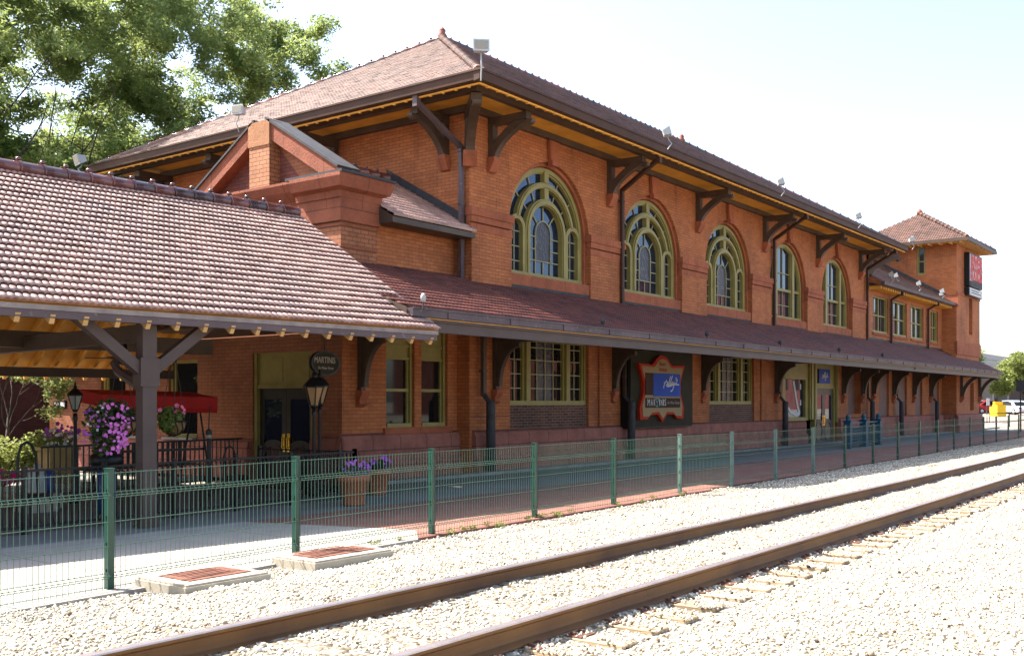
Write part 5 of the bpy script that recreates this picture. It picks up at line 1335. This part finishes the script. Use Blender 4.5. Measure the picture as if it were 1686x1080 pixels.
tree('locust_tree', (31.0,52,0), 14.5, .26, 66, 'short locust tree filling the gap low behind the canopy ridge', 80000, .28, 'leaf', 1.0, (0,0), .30, 1.15, 5)
tree('locust_tree', (33.5,50,0), 14.5, .26, 77, 'short locust tree just behind the low roof slope', 80000, .28, 'leaf', 1.0, (0,0), .30, 1.15, 5)
tree('locust_tree', (25.1,48.2,0), 12.5, .22, 88, 'low locust tree behind the canopy ridge at the left edge', 50000, .30, 'leaf', .9, (0,0), .25, 1.15, 5)
tree('locust_tree', (28.1,49.2,0), 12.5, .22, 91, 'low distant locust tree just above the canopy ridge', 50000, .30, 'leaf', .9, (0,0), .25, 1.15, 5)
tree('garden_tree', (11.9,23.4,0), 3.6, .07, 8, 'small sunlit garden tree beyond the patio, against the dark wall', 7000, .12, 'leaf_light', .34, (.05,0), .42, 1.1, 3)
tree('shade_tree', (132.3,23.9,.5), 7.6, .3, 12, 'round leafy tree in front of the concrete parking structure', 26000, .45, 'leaf_light', 1.35, (0,0), .32, 1.05, 3)
tree('shade_tree', (141,18.5,.5), 6.0, .2, 14, 'bright green smaller tree at the right edge of the picture', 9000, .5, 'leaf_light', 1.3, (0,0), .34, 1.0, 3)
tree('shade_tree', (128,31.5,.5), 8.8, .2, 17, 'dark distant tree just visible beyond the roof end', 9000, .6, 'leaf', 1.5, (0,0), .4, 1.0, 3)
# dark brick building beyond the patio
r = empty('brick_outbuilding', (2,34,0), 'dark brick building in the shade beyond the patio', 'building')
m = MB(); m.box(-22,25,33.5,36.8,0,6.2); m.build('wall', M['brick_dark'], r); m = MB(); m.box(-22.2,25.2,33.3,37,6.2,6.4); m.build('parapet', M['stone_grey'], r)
# unseen brick row added across the tracks for the windows to mirror
r = empty('mirrored_brick_row', (120,-40,0), 'long sunlit brick row added out of view across the tracks for the windows to mirror', 'building')
m = MB(); m.box(90,135,-52,-36,0,7.5); m.box(139,240,-60,-38,0,21); m.build('wall', M['brick_dimmed'], r)
for k in range(8,16): m = MB(); m.box(51+k*5.2,53.2+k*5.2,-36.05,-35.95,2.2,5.4); m.build('window', M['glass_dark'], r)
for k in range(18): m = MB(); m.box(142+k*5.2,144.4+k*5.2,-38.05,-37.95,4,9); m.box(142+k*5.2,144.4+k*5.2,-38.05,-37.95,11.5,16.5); m.build('window', M['letter_white' if k % 4 == 0 else 'glass_dark'], r)
m = MB(); m.box(89.8,135.2,-52.2,-35.8,7.5,7.9); m.box(138.8,240.2,-60.2,-37.8,21,21.6); m.build('parapet', M['stone_grey'], r)
# parking structure beyond the lot
pk = empty('parking_structure', (160,34,0), 'pale concrete parking structure behind the parked cars', 'building')
m = MB(); m.box(138,205,36,70,0,3.6); m.build('wall', M['conc_wall'], pk)
m = MB(); m.box(132,205,29,72,5.1,6.6); m.box(146,205,27,29,4.2,5.1); m.build('deck', M['conc_wall'], pk)
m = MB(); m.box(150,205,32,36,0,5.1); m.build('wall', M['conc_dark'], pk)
for x in (141,150,160): m = MB(); m.box(x,x+1.2,29.5,30.7,0,5.1); m.build('column', M['conc_wall'], pk)
m = MB(); m.prism([(128,0),(131.5,0),(140,5.1),(137,5.1)], 31, 31.5, 'y'); m.build('ramp_wall', M['conc_wall'], pk)
r = empty('office_building', (240,62,0), 'pale flat building far behind the parking structure', 'building'); m = MB(); m.box(215,300,55,80,0,13.0); m.build('wall', M['conc_wall'], r)
m = MB(); m.box(214.5,300,54.5,55,9.5,11.5); m.build('window_band', M['glass'], r)
# cars
def car(x, y, ang, mat, label, z=.55, s=1.0):
    r = empty('parked_car', (x,y,z), label, 'car', 'cars in the parking lot'); R = Matrix.Translation((x,y,z)) @ Matrix.Rotation(ang,4,'Z') @ Matrix.Scale(s,4)
    body = [(-2.15,.32),(-2.2,.62),(-2.05,.80),(-1.35,.86),(-.75,1.34),(-.2,1.44),(.75,1.42),(1.45,1.0),(2.1,.90),(2.22,.6),(2.15,.32)]
    m = MB(R); vs = []; n = len(body)
    for y_, k in ((-.86,1),(-.78,0),(.78,0),(.86,1)):
        for (a, b) in body: vs.append((a*(1.0 if k == 0 else .985), y_ if b < .95 else y_*.84, b))
    fs = [tuple(range(n)), tuple(range(4*n-1,3*n-1,-1))]
    for q in range(3): fs += [(q*n+i, q*n+(i+1)%n, (q+1)*n+(i+1)%n, (q+1)*n+i) for i in range(n)]
    m.add(vs, fs); m.build('body', M[mat], r)
    g = MB(R)
    for sgn in (-1,1): g.prism([(-1.2,.92),(-.7,1.30),(-.2,1.38),(.7,1.36),(1.25,1.0)], sgn*.735, sgn*.80, 'y')
    g.add([(1.40,-.6,1.05),(1.40,.6,1.05),(.86,.56,1.395),(.86,-.56,1.395)], [(0,1,2,3)]); g.add([(-1.31,-.6,.91),(-.80,-.56,1.325),(-.80,.56,1.325),(-1.31,.6,.91)], [(0,1,2,3)]); g.build('window', M['glass_dark'], r)
    for a in (-1.35,1.35):
        for sgn in (-1,1):
            w_ = MB(R); w_.tube([(a,sgn*.70,.32),(a,sgn*.88,.32)], .32, 14); q = w_.build('wheel', M['rubber'], r); h = MB(R); h.tube([(a,sgn*.88,.32),(a,sgn*.89,.32)], .19, 10); h.build('rim', M['carpaint_silver'], q)
    for sgn in (-1,1):
        l = MB(R); l.box(-2.215,-2.15,sgn*.68-.14,sgn*.68+.14,.62,.78); l.build('tail_light', M['redpanel'], r); l = MB(R); l.box(2.15,2.225,sgn*.65-.16,sgn*.65+.16,.62,.76); l.build('headlight', M['lens'], r)
    l = MB(R); l.box(-2.24,-2.17,-.26,.26,.42,.54); l.build('plate', M['letter_white'], r)
def lotpos(px, t_):
    u = (px-843)/FPX; return (t_*(CY+SY*u), t_*(SY-CY*u))
for px, t_, ang, mat, lab, s in ((1669,104,.75,'carpaint_white','white car parked behind the yellow machine',1.0),(1627,112,2.4,'carpaint_red','dark red car left of the yellow machine',1.0),(1624,124,.6,'carpaint_white','white car behind the red one, next to the station corner',1.05),(1664,122,1.0,'carpaint_blue','blue car behind the white one',1.08),(1645,140,.9,'carpaint_red','red car in the far row of the parking lot',1.1),(1690,108,2.2,'carpaint_silver','silver car at the right edge of the parking lot',1.0)):
    x, y = lotpos(px, t_); car(x, y, ang, mat, lab, .52, s)
# yellow machine at the edge of the lot, a sign pole and a barrier
x, y = lotpos(1643, 92)
r = empty('yellow_cabinet', (x,y,.4), 'bright yellow cabinet with a slatted side in the parking lot', 'cabinet'); K = Matrix.Translation((x,y,.40)) @ Matrix.Rotation(.62,4,'Z')
m = MB(K); m.box(-.75,.2,-.4,.4,.0,1.15); m.box(-.2,.2,-.35,.35,1.15,1.45); m.box(.2,.75,-.4,.4,0,1.0); m.build('body', M['yellow'], r)
m = MB(K); [m.box(.26+k*.08,.30+k*.08,-.43,-.4,.12,.85) for k in range(6)]; m.build('slatted_panel', M['concrete'], r)
m = MB(K); m.tube([(.2,-.2,1.3),(.5,-.2,1.4)], .08, 8); m.build('spout', M['black'], r)
x, y = lotpos(1627, 80); r = empty('barrier_sign', (x,y,.05), 'white barrier board beside the yellow cabinet', 'barrier'); m = MB(); m.box(x-.5,x+.5,y-.02,y+.02,1.55,2.1); m.build('board', M['tank'], r); m = MB(); m.tube([(x-.4,y,.0),(x-.4,y,2.0)],.03,6); m.tube([(x+.4,y,.0),(x+.4,y,2.0)],.03,6); m.build('legs', M['leadgrey'], r)
x, y = lotpos(1680.5, 62); r = empty('sign_pole', (x,y,0), 'slim grey pole standing by the far end of the fence', 'pole'); m = MB(); m.tube([(x,y,0),(x,y,3.2)],.045,8); m.build('pole', M['leadgrey'], r); m = MB(); m.box(x-.03,x+.03,y-.25,y+.25,2.5,3.1); m.build('plate', M['leadgrey'], r)
pts = [lotpos(1617,74), lotpos(1662,74), lotpos(1690,76)]
r = empty('pipe_barrier', (*pts[0],0), 'low dark pipe barrier across the end of the platform', 'barrier')
m = MB()
for z in (.35,.95): m.tube([(*p, z+far_z(np.array(p[0]))) for p in pts], .035, 6)
m.build('rails', M['black'], r)
for p in pts: m = MB(); m.tube([(*p,0),(*p,1.1)], .04, 6); m.build('post', M['black'], r)
DUST, OZ = 3.0, 0.8
SUN_E, SKY_S, EXPO = 5.0, 0.115, 2.08
# ------------------------------------------------------------------ light, sky, camera
cam = bpy.data.cameras.new('camera'); co = bpy.data.objects.new('camera', cam); COL.objects.link(co)
co.location = (0, 0, 1.8); co.rotation_euler = (PI/2, 0, YAW - PI/2)
cam.sensor_width = 36; cam.lens = 36*1694/1686; cam.shift_y = (662-540)/1686; cam.clip_end = 6000; cam.clip_start = .05
scene.camera = co
SD = Vector((-.25, .705, 1.0)).normalized()
sun = bpy.data.lights.new('sun', 'SUN'); so = bpy.data.objects.new('sun', sun); COL.objects.link(so)
sun.energy = SUN_E; sun.angle = math.radians(.53); sun.color = (1.0, .95, .87)
so.rotation_euler = SD.to_track_quat('Z', 'Y').to_euler(); so.location = (0, 0, 40)
w = bpy.data.worlds.new('World'); scene.world = w; w.use_nodes = True; nt = w.node_tree
sky = nt.nodes.new('ShaderNodeTexSky'); sky.sky_type = 'NISHITA'; sky.sun_disc = False
sky.sun_elevation = math.asin(SD.z); sky.sun_rotation = math.atan2(SD.x, SD.y)
sky.altitude = 150; sky.air_density = 1.0; sky.dust_density = DUST; sky.ozone_density = OZ
bg = nt.nodes['Background']; nt.links.new(sky.outputs[0], bg.inputs[0]); bg.inputs[1].default_value = SKY_S
vs_ = scene.view_settings; vs_.view_transform = 'Standard'; vs_.look = 'None'; vs_.exposure = EXPO; vs_.gamma = 1; vs_.use_curve_mapping = False
scene.cycles.max_bounces = 8; scene.cycles.diffuse_bounces = 5; scene.cycles.transparent_max_bounces = 8
